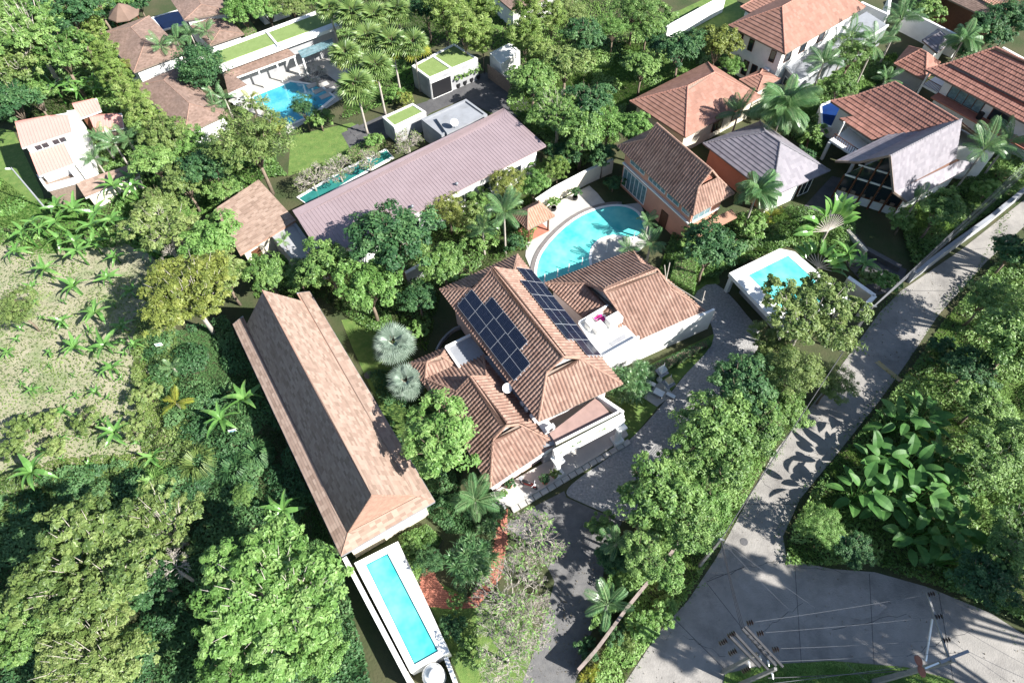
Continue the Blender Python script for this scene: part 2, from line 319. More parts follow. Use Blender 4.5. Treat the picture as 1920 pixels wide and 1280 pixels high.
def roof(root, E, ze, zr, a0, a1, style, end0=('h', 1), end1=('h', 1), over=0.0, fascia='wood2', gable='white'):
    """ridge runs along E0->E1; ends: ('h',1) hip, ('d',k) dutch gable broken at k of the slope, ('g',0) gable"""
    e = quad(E, ze); up = Vector((0, 0, zr-ze))
    mid = lambda a: LP(LP(e[0], e[1], a), LP(e[3], e[2], a), .5)+up
    r0, r1 = mid(a0), mid(a1)
    def sl(side, a, k):
        c = LP(e[0], e[1], a) if side == 0 else LP(e[3], e[2], a)
        return LP(c, mid(a), k)
    A = [e[0], e[1]]; B = [e[2], e[3]]; ends = []; lines = [(r0, r1)]; gl = []
    if end1[0] == 'd':
        ba, bb = sl(0, a1, end1[1]), sl(1, a1, end1[1]); A.append(ba); ends.append([e[1], e[2], bb, ba]); lines += [(e[1], ba), (e[2], bb), (ba, r1), (bb, r1)]; gl.append((ba, bb, r1)); Bt1 = [bb]
    else:
        Bt1 = []
        if end1[0] == 'h': ends.append([e[1], e[2], r1]); lines += [(e[1], r1), (e[2], r1)]
        else: gl.append((e[1], e[2], r1)); lines += [(e[1], r1), (e[2], r1)]
    A += [r1, r0]
    if end0[0] == 'd':
        ba, bb = sl(0, a0, end0[1]), sl(1, a0, end0[1]); A.append(ba); B.append(bb); ends.append([e[3], e[0], ba, bb]); lines += [(e[0], ba), (e[3], bb), (ba, r0), (bb, r0)]; gl.append((ba, bb, r0))
    elif end0[0] == 'h': ends.append([e[3], e[0], r0]); lines += [(e[0], r0), (e[3], r0)]
    else: gl.append((e[3], e[0], r0)); lines += [(e[0], r0), (e[3], r0)]
    B += [r0, r1]+Bt1
    faces = [A, B]+ends
    deck(root, faces, m=fascia)
    for f in faces: tile_field(root, f, style)
    caps(root, lines, style)
    cen = sum(e, Vector())/4
    for a, b, c in gl:
        inn = (cen-(a+b)/2); inn.z = 0; inn.normalize(); off = inn*.25
        MB().slab([a+off-Vector((0, 0, .1)), b+off-Vector((0, 0, .1)), c+off-Vector((0, 0, .16))], .02).build('gable_panel', M[gable], root)
    return e, (r0, r1)
def inset(e, o):
    c = sum(e, Vector())/4; out = []
    for i in range(4):
        a = (e[i-1]-e[i]).normalized(); b = (e[(i+1) % 4]-e[i]).normalized(); out.append(e[i]+(a+b)*o)
    return out
def walls(root, e, o, z1, m, z0=-.05):
    f = inset(e, o); MB().prism(f, z0, z1).build('wall', M[m], root); return f
def window(root, f, side, a, wd, z, h, frame='white', pane='glass', name='window', proud=.04, mull=0):
    """on side f[side]->f[side+1] at fraction a"""
    p, q = f[side], f[(side+1) % 4]; d = (q-p); d.z = 0; L = d.length; d = d/L
    n = d.cross(Vector((0, 0, 1))); cen = sum(f, Vector())/4
    if n.dot(p-cen) < 0: n = -n
    c = LP(p, q, a); c.z = z
    b = MB(); t = .07
    A, B = c-d*wd/2+n*proud, c+d*wd/2+n*proud; U = Vector((0, 0, 1))
    for s, g in ((A, A+U*h), (B, B+U*h)): b.bar(s, g, t, t*1.4)
    for s, g in ((A, B), (A+U*h, B+U*h)): b.bar(s, g, t*1.4, t)
    for i in range(mull): g = LP(A, B, (i+1)/(mull+1)); b.bar(g, g+U*h, t*.8, t*1.2)
    w_ = b.build(name, M[frame], root)
    g = MB(); g.add([A+n*.0, B, B+U*h, A+U*h, A-n*.1, B-n*.1, B-n*.1+U*h, A-n*.1+U*h], [(0, 1, 2, 3), (7, 6, 5, 4), (0, 4, 5, 1), (1, 5, 6, 2), (2, 6, 7, 3), (3, 7, 4, 0)])
    g.build('pane', M[pane], w_); return w_
def gutter(root, lines, m='ltgrey', r=.07, name='gutter'):
    b = MB()
    for a, c in lines: b.bar(Vector(a)-Vector((0, 0, .05)), Vector(c)-Vector((0, 0, .05)), r*1.6, r*1.8)
    return b.build(name, M[m], root)
def base(E, z=0): 
    q = [P(*p, z) for p in E if p is not None]; c = sum(q, Vector())/len(q); c.z = 0; return c
def ac_unit(loc, rz, label, group='outdoor cooling units'):
    o = T('air_conditioner', label, 'air conditioner', loc, group); L = Vector(loc)
    MB().box(L+Vector((0, 0, .35)), (.85, .35, .62), rz).build('casing', M['plastic'], o)
    d = Vector((math.sin(rz), -math.cos(rz), 0)); MB().tube([L+d*.18+Vector((0, 0, .35)), L+d*.2+Vector((0, 0, .35))], .24, 12).build('fan_grille', M['black'], o)
    MB().box(L+Vector((0, 0, .02)), (.8, .3, .04), rz).build('foot_bracket', M['metal'], o); return o
def dish(loc, r, az, label):
    o = T('satellite_dish', label, 'satellite dish', loc); L = Vector(loc); h = r*1.3
    MB().tube([L, L+Vector((0, 0, h))], .05, 8).build('mast', M['metal'], o)
    n = Vector((math.cos(az)*.55, math.sin(az)*.55, .83)).normalized(); x = n.orthogonal().normalized(); y = n.cross(x); c = L+Vector((0, 0, h+.15)); V = [c]; F = []; K = 18
    for i, (rr, dd) in enumerate(((.5, .04), (.8, .1), (1, .17))):
        for j in range(K): t = 2*math.pi*j/K; V.append(c+(x*math.cos(t)+y*math.sin(t))*r*rr+n*r*dd)
    F = [(0, 1+j, 1+(j+1) % K) for j in range(K)]+[(1+i*K+j, 1+(i+1)*K+j, 1+(i+1)*K+(j+1) % K, 1+i*K+(j+1) % K) for i in range(2) for j in range(K)]
    V2 = [v-n*.03 for v in V]; b = MB().add(V, F); b.add(V2, [tuple(reversed(f)) for f in F]); b.build('reflector', M['plastic'], o, smooth=True)
    MB().tube([c-n*.02+y*r*.9, c+n*r*.8], .02, 5).tube([c+n*r*.75, c+n*r*.95], .06, 6).build('feed_arm', M['metal'], o); return o
def sheet(name, px, z, m, th=.1, holes=None):
    pts = [P(*p, z) for p in px]; b = MB(); n = len(pts)
    b.prism(pts, z-th, z); return struct(b.build(name, M[m], None, loc=(0, 0, 0)))
def smooth_px(px, n=6):          # Catmull-Rom closed outline
    out = []; k = len(px)
    for i in range(k):
        p = [np.array(px[(i+j-1) % k], float) for j in range(4)]
        for t in np.arange(n)/n:
            out.append(tuple(.5*((2*p[1])+(-p[0]+p[2])*t+(2*p[0]-5*p[1]+4*p[2]-p[3])*t*t+(-p[0]+3*p[1]-3*p[2]+p[3])*t**3)))
    return out
# ================================================================== GROUND, ROADS, PAVING
b = MB(); b.add([(-700, -400, 0), (700, -400, 0), (700, 1000, 0), (-700, 1000, 0)], [(0, 1, 2, 3)]); struct(b.build('ground', M['ground']))
sheet('field', smooth_px([(-60, 430), (60, 470), (200, 440), (300, 500), (330, 640), (300, 760), (330, 860), (260, 900), (120, 880), (-60, 960)], 4), .012, 'soil', .01)
sheet('meadow', [(-30, 235), (25, 245), (80, 360), (90, 400), (40, 425), (-30, 430)], .014, 'lawn', .01)
ROAD = [(1990, 318), (1920, 375), (1800, 470), (1690, 545), (1650, 585), (1610, 640), (1545, 730), (1450, 850), (1395, 950), (1340, 1050), (1290, 1125), (1235, 1185), (1165, 1290), (1120, 1360),
        (2000, 1360), (1990, 1235), (1860, 1150), (1740, 1100), (1640, 1072), (1560, 1066), (1475, 1048), (1468, 1005), (1500, 935), (1570, 850), (1650, 750), (1700, 680), (1760, 590), (1850, 490), (1925, 420), (1990, 365)]
road = sheet('road', ROAD, .03, 'concrete', .025)
b = MB()
for a, c in (((1255, 1150), (1395, 1290)), ((1435, 1055), (1478, 1050)), ((1395, 1062), (1325, 1090)), ((1490, 1055), (1505, 1280)), ((1630, 1075), (1640, 1265)), ((1325, 1092), (1480, 1290)),
             ((1395, 945), (1500, 945)), ((1545, 728), (1665, 735)), ((1690, 545), (1800, 545)), ((1800, 470), (1880, 462)), ((1760, 1110), (1790, 1290))):
    A, B = P(*a, .036), P(*c, .036); d = (B-A).normalized().cross(Vector((0, 0, 1)))*.022
    b.add([A-d, B-d, B+d, A+d], [(0, 1, 2, 3)])
b.build('expansion_joint', M['joint'], road)
b = MB(); rr_ = random.Random(4)
for (u0, v0), (u1, v1) in (((1330, 1085), (1440, 1052)), ((1440, 1052), (1600, 1075)), ((1500, 960), (1430, 900)), ((1640, 760), (1570, 720)), ((1560, 1180), (1700, 1150)), ((1280, 1190), (1360, 1230)), ((1700, 640), (1640, 610)), ((1820, 1180), (1700, 1230)), ((1505, 1130), (1420, 1190))):
    q = [P(u0+(u1-u0)*i/9+rr_.uniform(-4, 4)*(0 < i < 9), v0+(v1-v0)*i/9+rr_.uniform(-4, 4)*(0 < i < 9), .035) for i in range(10)]
    for i in range(9):
        d = (q[i+1]-q[i]).normalized().cross(Vector((0, 0, 1)))*rr_.uniform(.008, .02); b.add([q[i]-d, q[i+1]-d, q[i+1]+d, q[i]+d], [(0, 1, 2, 3)])
b.build('crack', M['joint'], road)
b = MB()
for u, v, a_, k in ((1420, 1090, 2.4, 0), (1600, 1130, 3.0, 0), (1545, 830, 1.6, 0), (1700, 620, 2.0, 0)):
    c_ = P(u, v, .034); b.add([c_+Vector((math.cos(t)*a_*rr_.uniform(.6, 1), math.sin(t)*a_*.5*rr_.uniform(.6, 1), 0)) for t in np.linspace(0, 6.0, 11)], [tuple(range(11))])
b.build('patch_repair', mat('patched_concrete', (.24, .225, .205), .95, col2=(.3, .28, .26), vscale=1.5, bump=.4, bscale=9), road)
p = P(1395, 1015, .034); b = MB(); b.lathe(p, [(.34, 0), (.34, .012), (.3, .014)], 16); b.build('drain_cover', M['darkpave'], road)
# yellow kerb patch on the road
b = MB(); b.prism([P(*q) for q in ((1640, 680), (1648, 676), (1692, 712), (1685, 716))], .032, .05); b.build('painted_hump', mat('faded_yellow', (.40, .30, .10), .9, col2=(.32, .28, .2), vscale=2), road)
sheet('road_verge', [(1360, 1262), (1440, 1245), (1560, 1238), (1700, 1250), (1790, 1275), (1790, 1370), (1340, 1370)], .1, 'lawn', .1)
sheet('pebble_driveway', smooth_px([(1300, 558), (1342, 532), (1400, 590), (1425, 640), (1372, 740), (1310, 800), (1270, 880), (1200, 950), (1168, 976), (1140, 963), (1112, 951), (1085, 939), (1064, 928), (1066, 914), (1090, 893), (1140, 858), (1190, 815), (1240, 760), (1282, 705), (1335, 645), (1330, 600)], 3), .026, 'pebble', .02)
sheet('driveway', [(945, 985), (1000, 950), (1058, 920), (1062, 932), (1166, 978), (1135, 1050), (1120, 1150), (1085, 1260), (1060, 1330), (960, 1330), (1010, 1200), (1040, 1090), (1010, 1030)], .02, 'asphalt', .018)
sheet('lawn', [(640, 600), (700, 590), (790, 690), (850, 850), (800, 930), (760, 870), (660, 650)], .012, 'lawn', .01)
sheet('lawn', [(800, 1080), (900, 1130), (1000, 1140), (990, 1320), (880, 1320), (800, 1120)], .013, 'lawn', .01)
sheet('lawn', [(1140, 720), (1340, 625), (1345, 640), (1280, 706), (1190, 815), (1130, 860), (1150, 780)], .012, 'lawn', .01)
sheet('lawn', [(1260, 490), (1345, 500), (1350, 530), (1300, 560), (1240, 520)], .013, 'lawn', .01)
sheet('lawn', [(545, 255), (660, 230), (720, 260), (640, 300), (540, 330)], .013, 'lawn', .01)
sheet('lawn', [(1230, 40), (1360, -20), (1420, 40), (1390, 110), (1230, 110)], .013, 'lawn', .01)
sheet('lawn', [(1110, 110), (1200, 90), (1210, 140), (1120, 160)], .013, 'lawn', .01)
# brick path: bricks laid as separate pieces
path = sheet('brick_path', [(793, 1068), (808, 1066), (832, 1106), (880, 1120), (905, 1095), (925, 1040), (935, 960), (952, 952), (950, 1020), (940, 1080), (895, 1138), (850, 1142), (790, 1134), (786, 1110)], .02, 'brick', .018)
def in_poly(x, y, poly):
    c = False; n = len(poly)
    for i in range(n):
        x1, y1 = poly[i][:2]; x2, y2 = poly[i-1][:2]
        if (y1 > y) != (y2 > y) and x < (x2-x1)*(y-y1)/(y2-y1)+x1: c = not c
    return c
pp = [P(*q) for q in ((793, 1068), (808, 1066), (832, 1106), (880, 1120), (905, 1095), (925, 1040), (935, 960), (952, 952), (950, 1020), (940, 1080), (895, 1138), (850, 1142), (790, 1134), (786, 1110))]
b = MB(); x0, x1 = min(p.x for p in pp), max(p.x for p in pp); y0, y1 = min(p.y for p in pp), max(p.y for p in pp)
for j in range(int((y1-y0)/.15)):
    for i in range(int((x1-x0)/.27)):
        x, y = x0+i*.27+(j % 2)*.135, y0+j*.15
        if in_poly(x, y, pp): b.box((x, y, .034+random.uniform(0, .008)), (.25, .13, .03))
o = b.build('paving_bricks', M['brick'], path); o['kind'] = 'stuff'
# ================================================================== BUILDINGS
def flat_building(name, label, px, z, wall_m, top_m='white', z0=-.05, par=.25, th=.3, inner=None, cat='building'):
    e = [P(*p, z) for p in px]; c = sum(e, Vector())/len(e); c.z = 0
    o = T(name, label, cat, c); MB().prism(e, z0, z-.12).build('wall', M[wall_m], o)
    n = len(e); cc = sum(e, Vector())/n
    ins = inset(e, th) if n == 4 else [LP(p, cc, .06) for p in e]
    MB().prism(ins, z-.11, z-.02).build('roof_slab', M[inner or top_m], o)
    b = MB()
    for i in range(n):
        a, d, ai, di = e[i], e[(i+1) % n], ins[i], ins[(i+1) % n]
        b.prism([a, d, di, ai], z-.115, z+par*.5)
    b.build('parapet', M[top_m], o); return o, e
# ---- long hall, two-pitched shingle roof
E_ = quad([(437, 608), (640, 1042), (815, 940), (580, 547)], 4.0)
hall = T('long_hall', 'long narrow hall with two-pitched brown shingle roof and dark steep side', 'building', base([(437, 608), (640, 1042), (815, 940), (580, 547)]))
zb, zr = 4.55, 8.75; kb = .30
nr, fr_ = P(697, 932, zr), P(495, 543, zr)
ax = (E_[1]-E_[0]).normalized(); L_ = (E_[1]-E_[0]).length
m0 = LP(E_[0], E_[3], .5); a0 = (fr_-m0).dot(ax)/L_; a1 = (nr-m0).dot(ax)/L_
mid = lambda a: LP(LP(E_[0], E_[1], a), LP(E_[3], E_[2], a), .5)
def hp(side, a, k, z): c = LP(E_[0], E_[1], a) if side == 0 else LP(E_[3], E_[2], a); q = LP(c, mid(a), k); q.z = z; return q
r0 = mid(a0); r0.z = zr; r1 = mid(a1); r1.z = zr
dd = kb*4.1/L_
bl0, bl1 = hp(0, .045, kb, zb), hp(0, 1-dd, kb, zb); br0, br1 = hp(1, .045, kb, zb), hp(1, 1-dd, kb, zb)
eL0, eR0 = E_[0], E_[3]
facesH = [[E_[0], E_[1], bl1, hp(0, 0.0, kb, zb)], [E_[2], E_[3], hp(1, 0.0, kb, zb), br1], [E_[1], E_[2], br1, bl1],
          [bl0, bl1, r1, r0], [br1, br0, r0, r1], [bl1, br1, r1]]
deck(hall, facesH, th=.1, m='cap')
for f in facesH: tile_field(hall, f, 'shingle')
caps(hall, [(r0, r1), (r1, bl1), (r1, br1), (bl1, E_[1]), (br1, E_[2])], 'shingle')
gutter(hall, [(E_[0], E_[1]), (E_[1], E_[2]), (E_[2], E_[3]), (E_[0], hp(0, 0, kb, zb)), (E_[3], hp(1, 0, kb, zb))])
fH = walls(hall, E_, .7, 4.1, 'cream')
MB().slab([hp(0, .07, kb, zb-.15), hp(1, .07, kb, zb-.15), r0+Vector((0, 0, -.25))+ax*(.07-a0)*L_], .05).build('gable_panel', M['wood2'], hall)
for a in (.12, .3, .5, .7, .88): window(hall, fH, 2, a, 1.8, .9, 1.6, 'wood', 'glass', mull=1)
# ---- main villa
villa = T('tiled_villa', 'villa with brown clay tiled dutch gable roofs beside the shingle hall', 'house', base([(825, 543), (1012, 788), (1167, 720), (970, 478)]))
VE = [(825, 543), (1010, 790), (1167, 720), (970, 478)]
ve, vr = roof(villa, VE, 5.5, 9.0, .165, .83, 'roman', ('d', .5), ('d', .62))
vf = inset(ve, .9); MB().prism(vf, -.05, 5.45).build('wall', M['pinkwall'], villa)
for s, a, wd in ((1, .3, 1.6), (1, .7, 1.6), (2, .2, 1.5), (2, .6, 1.5)): window(villa, vf, s, a, wd, 3.2, 1.7, 'white', 'glass', mull=1)
gutter(villa, [(ve[0], ve[1]), (ve[2], ve[3]), (ve[0], ve[3])], 'wood2', .05)
SE = [(800, 711), (920, 914), (1043, 832), (906, 664)]
se, sr = roof(villa, SE, 3.4, 6.1, .27, .76, 'roman', ('d', .5), ('d', .6))
sf = inset(se, .7); MB().prism(sf, -.05, 3.35).build('wall', M['pinkwall'], villa)
gutter(villa, [(se[0], se[1]), (se[1], se[2])], 'white', .1)
roof(villa, [(766, 682), (838, 651), (862, 690), (797, 722)], 3.0, 4.2, .32, .7, 'roman')
MB().prism(inset(quad([(766, 682), (838, 651), (862, 690), (797, 722)], 3.0), .5), -.05, 2.95).build('wall', M['pinkwall'], villa)
# side balcony (blue-grey deck with white upstand)
dk = [P(*p, 3.6) for p in ((836, 652), (882, 629), (930, 690), (862, 690))]
MB().prism(dk, 3.3, 3.6).build('balcony_floor', M['ltgrey'], villa); MB().prism([LP(p, sum(dk, Vector())/4, .12) for p in dk], -.05, 3.28).build('wall', M['pinkwall'], villa)
b = MB(); b.bar(dk[0]+Vector((0, 0, .1)), dk[1]+Vector((0, 0, .1)), .22, .24); b.bar(dk[0]+Vector((0, 0, .1)), dk[3]+Vector((0, 0, .1)), .22, .22); b.build('parapet', M['white'], villa)
# rear service strip between the two roofs
b = MB(); q = [P(*p, 3.75) for p in ((905, 668), (925, 664), (1012, 792), (1043, 832), (1020, 838))]; b.prism(q, -.05, 3.75); b.build('service_ledge', M['ltgrey'], villa)
for (u, v), d_, z in (((1010, 782), (1.5, .9, .55), 3.75), ((1021, 798), (1.0, 1.6, .35), 3.75), ((985, 757), (.9, .5, .45), 3.75)):
    p = P(u, v, z); MB().box(p+Vector((0, 0, d_[2]/2)), d_, R_(31)).build('service_box', M['white'], villa)
# portico with flat roof terrace, planter and beam
pz = 4.0
fl = [P(*p, pz) for p in ((1030, 812), (1046, 836), (1150, 781), (1118, 745))]
MB().prism(fl, pz-.3, pz).build('terrace_floor', M['terrace'], villa)
pa = [P(*p, pz+.25) for p in ((1034, 842), (1162, 775), (1170, 786), (1040, 855))]
def strip(p, q, wd, z0, z1, m, name, root, side=1):
    d = (q-p); d.z = 0; n = d.normalized().cross(Vector((0, 0, 1)))*wd*side
    return MB().prism([p, q, q+n, p+n], z0, z1).build(name, M[m], root)
A, B = P(1041, 833, pz), P(1158, 774, pz)
strip(A, B, .16, pz, pz+.45, 'white', 'parapet', villa, 1)
strip(A+Vector((0, -.2, 0)), B+Vector((.1, -.12, 0)), .4, pz-.1, pz+.2, 'ground', 'planter', villa, 1)
A2, B2 = P(1036, 846, pz), P(1166, 778, pz)
strip(A2, B2, .34, pz-.75, pz+.42, 'white', 'beam', villa, 1)
n_ = (B2-A2).normalized().cross(Vector((0, 0, 1)))
strip(A2+n_*.34, B2+n_*.34, .2, pz-.8, pz+.02, 'white', 'cornice', villa, 1)
C1, D1 = P(1116, 744, pz), P(1166, 778, pz); strip(C1, D1, .3, pz-.75, pz+.4, 'white', 'beam', villa, -1)
for u, v in ((1161, 786), (1043, 848)):
    p = P(u, v, pz)+n_*.35; p.z = 0
    MB().box(p+Vector((0, 0, .3)), (1.0, 1.0, .6), R_(30)).box(p+Vector((0, 0, 3.1)), (.95, .95, .3), R_(30)).lathe(p, [(.42, .6), (.42, .75), (.34, .85), (.31, 2.8), (.4, 2.95)], 16).build('column', M['white'], villa)
porch = [P(*p, .3) for p in ((918, 925), (1050, 850), (1165, 790), (1178, 815), (1120, 855), (1040, 902), (958, 950), (935, 940))]
MB().prism(porch, -.05, .3).build('porch_floor', M['stone'], villa)
st0, st1 = P(957, 952, .2), P(1178, 822, .2)
for i in range(17):          # stone treads along the porch edge
    a, c = LP(st0, st1, i/17+.003), LP(st0, st1, (i+1)/17-.003); strip(a, c, .5, -.03, .16+.008*(i % 3), 'stone', 'tread', villa, 1)
sla = se[1]; strip(LP(se[1], se[2], .02)+Vector((0, 0, -.3)), LP(se[1], se[2], .98)+Vector((0, 0, -.3)), .3, 2.6, 3.3, 'white', 'beam', villa, -1)
# shaded pond wall behind the villa
arc = [P(u, v, .5) for u, v in ((818, 655), (826, 640), (838, 626), (852, 615), (866, 610))]
b = MB()
for i in range(4): b.bar(arc[i]-Vector((0, 0, .25)), arc[i+1]-Vector((0, 0, .25)), .2, .55)
o = b.build('garden_wall', M['grey'], None, loc=base([(818, 655)])); tag(o, 'low curved garden wall in deep shade behind the silver palm', 'wall')
dish(P(951, 735, 4.55), .46, R_(-60), 'white round satellite dish on the villa roof beside the solar panels')
ac_unit(P(1031, 806, 4.15), R_(31), 'white cooling unit on the villa ledge beside the roof terrace')
ac_unit(P(992, 768, 3.8), R_(31), 'white cooling unit on the villa ledge below the satellite dish')
# ---- solar arrays: panels laid on the slope
def solar(label, e_a, e_b, r_a, r_b, rows, name='solar_array'):
    """e_a-e_b eave line of the slope, r_a-r_b ridge line; rows: (start metres along eave, metres up the slope, count)"""
    o = T(name, label, 'solar panels', (e_a.x, e_a.y, 0)); e = (e_b-e_a).normalized(); s = (r_a-e_a)-e*(r_a-e_a).dot(e); s.normalize(); n = e.cross(s)
    if n.z < 0: n = -n
    pl, pw, g = 2.03, 1.115, .014
    me = None; mf = None; mc = None
    for x0, y0, k in rows:
        rb = MB()
        for yy in (.25, .85): rb.bar(e_a+e*(x0-.2)+s*(y0+yy)+n*.17, e_a+e*(x0+k*(pl+g)+.15)+s*(y0+yy)+n*.17, .05, .05)
        rb.build('rail', M['alu'], o)
        for i in range(k):
            c = e_a+e*(x0+i*(pl+g)+pl/2)+s*(y0+pw/2)+n*.22
            if me is None:
                b = MB(); b.box((0, 0, 0), (pl-.036, pw-.036, .03)); me = mesh('panel', b.v, b.f, M['panel'])
                b = MB()
                for a, d in (((0, pw/2-.009, .004), (pl, .018, .04)), ((0, -pw/2+.009, .004), (pl, .018, .04)), ((pl/2-.009, 0, .004), (.018, pw-.04, .04)), ((-pl/2+.009, 0, .004), (.018, pw-.04, .04))): b.box(a, d)
                mf = mesh('frame', b.v, b.f, M['frame'])
                b = MB()
                b.box((0, 0, .0165), (.022, pw-.09, .002))
                for i2 in range(1, 12):
                    if i2 != 6: b.box((-pl/2+i2*pl/12, 0, .0162), (.009, pw-.09, .0015))
                for j2 in range(1, 6): b.box((0, -pw/2+j2*pw/6, .0158), (pl-.09, .007, .0015))
                mc = mesh('busbar', b.v, b.f, M['busbar'])
            mt = Matrix((e, s if n.dot(e.cross(s)) > 0 else -s, n)).transposed().to_4x4(); mt.translation = c-ORG[o]
            p = link('panel', me, o); p.matrix_basis = mt
            link('frame', mf, p); link('busbar', mc, p)
    return o
def slope_xy(px, e_a, e_b, r_a):    # pixel onto slope plane -> (x along eave, y up slope)
    e = (e_b-e_a).normalized(); s = (r_a-e_a)-e*(r_a-e_a).dot(e); s.normalize(); n = e.cross(s); d = ray(*px); c0 = Vector((0, 0, HCAM)); t = (e_a-c0).dot(n)/d.dot(n); q = c0+d*t-e_a
    return q.dot(e), q.dot(s)
x1_, y1_ = slope_xy((860, 574), ve[0], ve[1], vr[0]); x2_, y2_ = slope_xy((913, 571), ve[0], ve[1], vr[0])
print('solar L', x1_, y1_, x2_, y2_, slope_xy((982, 743), ve[0], ve[1], vr[0]))
solar('dark blue solar panels on the shaded left slope of the villa roof', ve[0], ve[1], vr[0], vr[1],
      [(x1_, y1_, 5), (x1_, y1_+1.13, 5), (x2_, y1_+2.26, 3)])
x3_, y3_ = slope_xy((1125, 669), ve[2], ve[3], vr[1]); print('solar R', x3_, y3_, slope_xy((1098, 668), ve[2], ve[3], vr[1]), slope_xy((997, 511), ve[2], ve[3], vr[1]))
solar('grey blue solar panels on the sunlit right slope of the villa roof', ve[2], ve[3], vr[1], vr[0],
      [(x3_, y3_, 6), (x3_, y3_+1.13, 6), (x3_+2.05, y3_+2.26, 4)])
# ---- right wing of the villa
wing = T('tiled_wing', 'villa wing with tiled roof, roof terrace and long white wall above driveway', 'house', base([(1022, 530), (1187, 470), (1320, 583), (1160, 655)]))
we, wr = roof(wing, [(1022, 531), (1186, 470), (1321, 583), (1160, 655)], 3.3, 5.9, .23, .83, 'roman', ('d', .55), ('d', .6))
MB().prism(inset(we, .6), -.05, 3.25).build('wall', M['white'], wing)
A, B = P(1128, 672, 3.3), P(1338, 578, 3.3); strip(A, B, .25, -.05, 3.35, 'white', 'long_wall', wing, 1)
gutter(wing, [(we[0], we[1]), (we[2], we[3])], 'white', .08)
tz = 4.25
tq = [P(*p, tz) for p in ((1086, 610), (1140, 578), (1196, 634), (1128, 672))]
MB().prism(tq, -.05, tz).build('roof_terrace', M['white'], wing)
for a, c in ((0, 1), (2, 3), (3, 0)): strip(tq[a], tq[c], .18, tz, tz+.5, 'white', 'parapet', wing, -1 if a != 1 else 1)
for (u, v), d_ in (((1150, 606), (1.5, .9, 1.0)), ((1122, 618), (1.1, 1.0, .7)), ((1106, 614), (.7, .9, .9))):
    p = P(u, v, tz); MB().box(p+Vector((0, 0, d_[2]/2)), d_, R_(31)).build('stair_hood', M['white'], wing)
b = MB(); q = [P(*p, tz+.35) for p in ((1142, 640), (1172, 622), (1176, 630), (1148, 646))]; b.prism(q, tz, tz+.04); b.build('vent_grating', M['grey'], wing)
def cloth(px, z, sx, sy, m, label, name='hanging_cloth', rz=.5):
    p = P(*px, z); o = T(name, label, 'cloth', p)
    V = []; F = []; n = 8
    for i in range(n+1):
        for j in range(n+1):
            x, y = (i/n-.5)*sx, (j/n-.5)*sy; c, s = math.cos(rz), math.sin(rz)
            V.append(p+Vector((c*x-s*y, s*x+c*y, .35+.08*math.sin(x*9)+.06*math.sin(y*11+x*4)-.25*abs(y))))
    for i in range(n):
        for j in range(n): a = i*(n+1)+j; F.append((a, a+n+1, a+n+2, a+1))
    b = MB().add(V, F); b.add([v-Vector((0, 0, .015)) for v in V], [tuple(reversed(f)) for f in F]); b.build('fabric', M[m], o, smooth=True)
    MB().tube([p+Vector((-.45, -.3, 0)), p+Vector((-.45, -.3, .45))], .02, 5).tube([p+Vector((.45, .3, 0)), p+Vector((.45, .3, .45))], .02, 5).tube([p+Vector((-.45, -.3, .42)), p+Vector((.45, .3, .42))], .02, 5).build('drying_rack', M['alu'], o)
cloth((1124, 600), tz, 1.0, .9, 'magenta', 'bright magenta cloth hung to dry on the wing roof terrace')
cloth((1142, 668), 2.9, .9, .7, 'teal', 'teal green cloth hung below the white terrace wall', rz=.2)
# poles of scaffold tied at the wing's right hip
b = MB(); z_ = 3.9
for a, c, za, zc in (((1240, 520), (1318, 568), 4.4, 4.4), ((1246, 497), (1250, 535), 5.6, 3.6), ((1256, 492), (1248, 530), 5.6, 3.9), ((1322, 545), (1316, 568), 5.4, 4.2)): b.tube([P(*a, za), P(*c, zc)], .05, 6)
o = b.build('bamboo_poles', M['barkg'], None, loc=P(1250, 530, 3.8)); tag(o, 'pale bamboo poles lashed over the right hip of the tiled wing', 'poles')
# ---- sala by the pool
sala = T('pool_pavilion', 'small open pavilion with orange tiled roof beside the kidney pool', 'pavilion', base([(975, 397), (1039, 405)]))
sq, sr_ = roof(sala, [(960, 402), (1010, 377), (1040, 405), None], 2.6, 3.9, .3, .7, 'romanor')
for p in inset(sq, .5): MB().box((p.x, p.y, 1.35), (.16, .16, 2.75), R_(35)).build('post', M['wood'], sala)
q = inset(sq, .35); MB().prism(q, -.03, .16).build('plinth', M['brick'], sala)
# ---- peach two-storey house
peach = T('peach_house', 'two-storey peach house with brown ribbed tile roof beside the kidney pool', 'house', base([(1158, 274), (1300, 404), (1375, 362)]))
pe, pr = roof(peach, [(1158, 274), (1300, 404), (1376, 363), None], 6.0, 9.6, .2, .88, 'roman', ('d', .55), ('d', .55), gable='peach')
pf = inset(pe, .75); MB().prism(pf, -.05, 5.95).build('wall', M['peach'], peach)
for a, wd, k in ((.2, 2.6, 2), (.5, 2.9, 3), (.74, 2.0, 1), (.92, 1.2, 0)): window(peach, pf, 0, a, wd, 4.5, 1.15, 'white', 'glassb', mull=k)
window(peach, pf, 0, .2, 4.3, .5, 2.7, 'white', 'glassb', 'glazed_door', mull=5)
window(peach, pf, 0, .68, 1.1, .05, 2.2, 'wood', 'wood', 'door')
window(peach, pf, 1, .35, 2.6, 3.6, 1.5, 'white', 'glassb', mull=2)
d = (pf[1]-pf[0]).normalized(); n_ = d.cross(Vector((0, 0, 1))); n_ = n_ if n_.dot(pf[0]-sum(pf, Vector())/4) > 0 else -n_
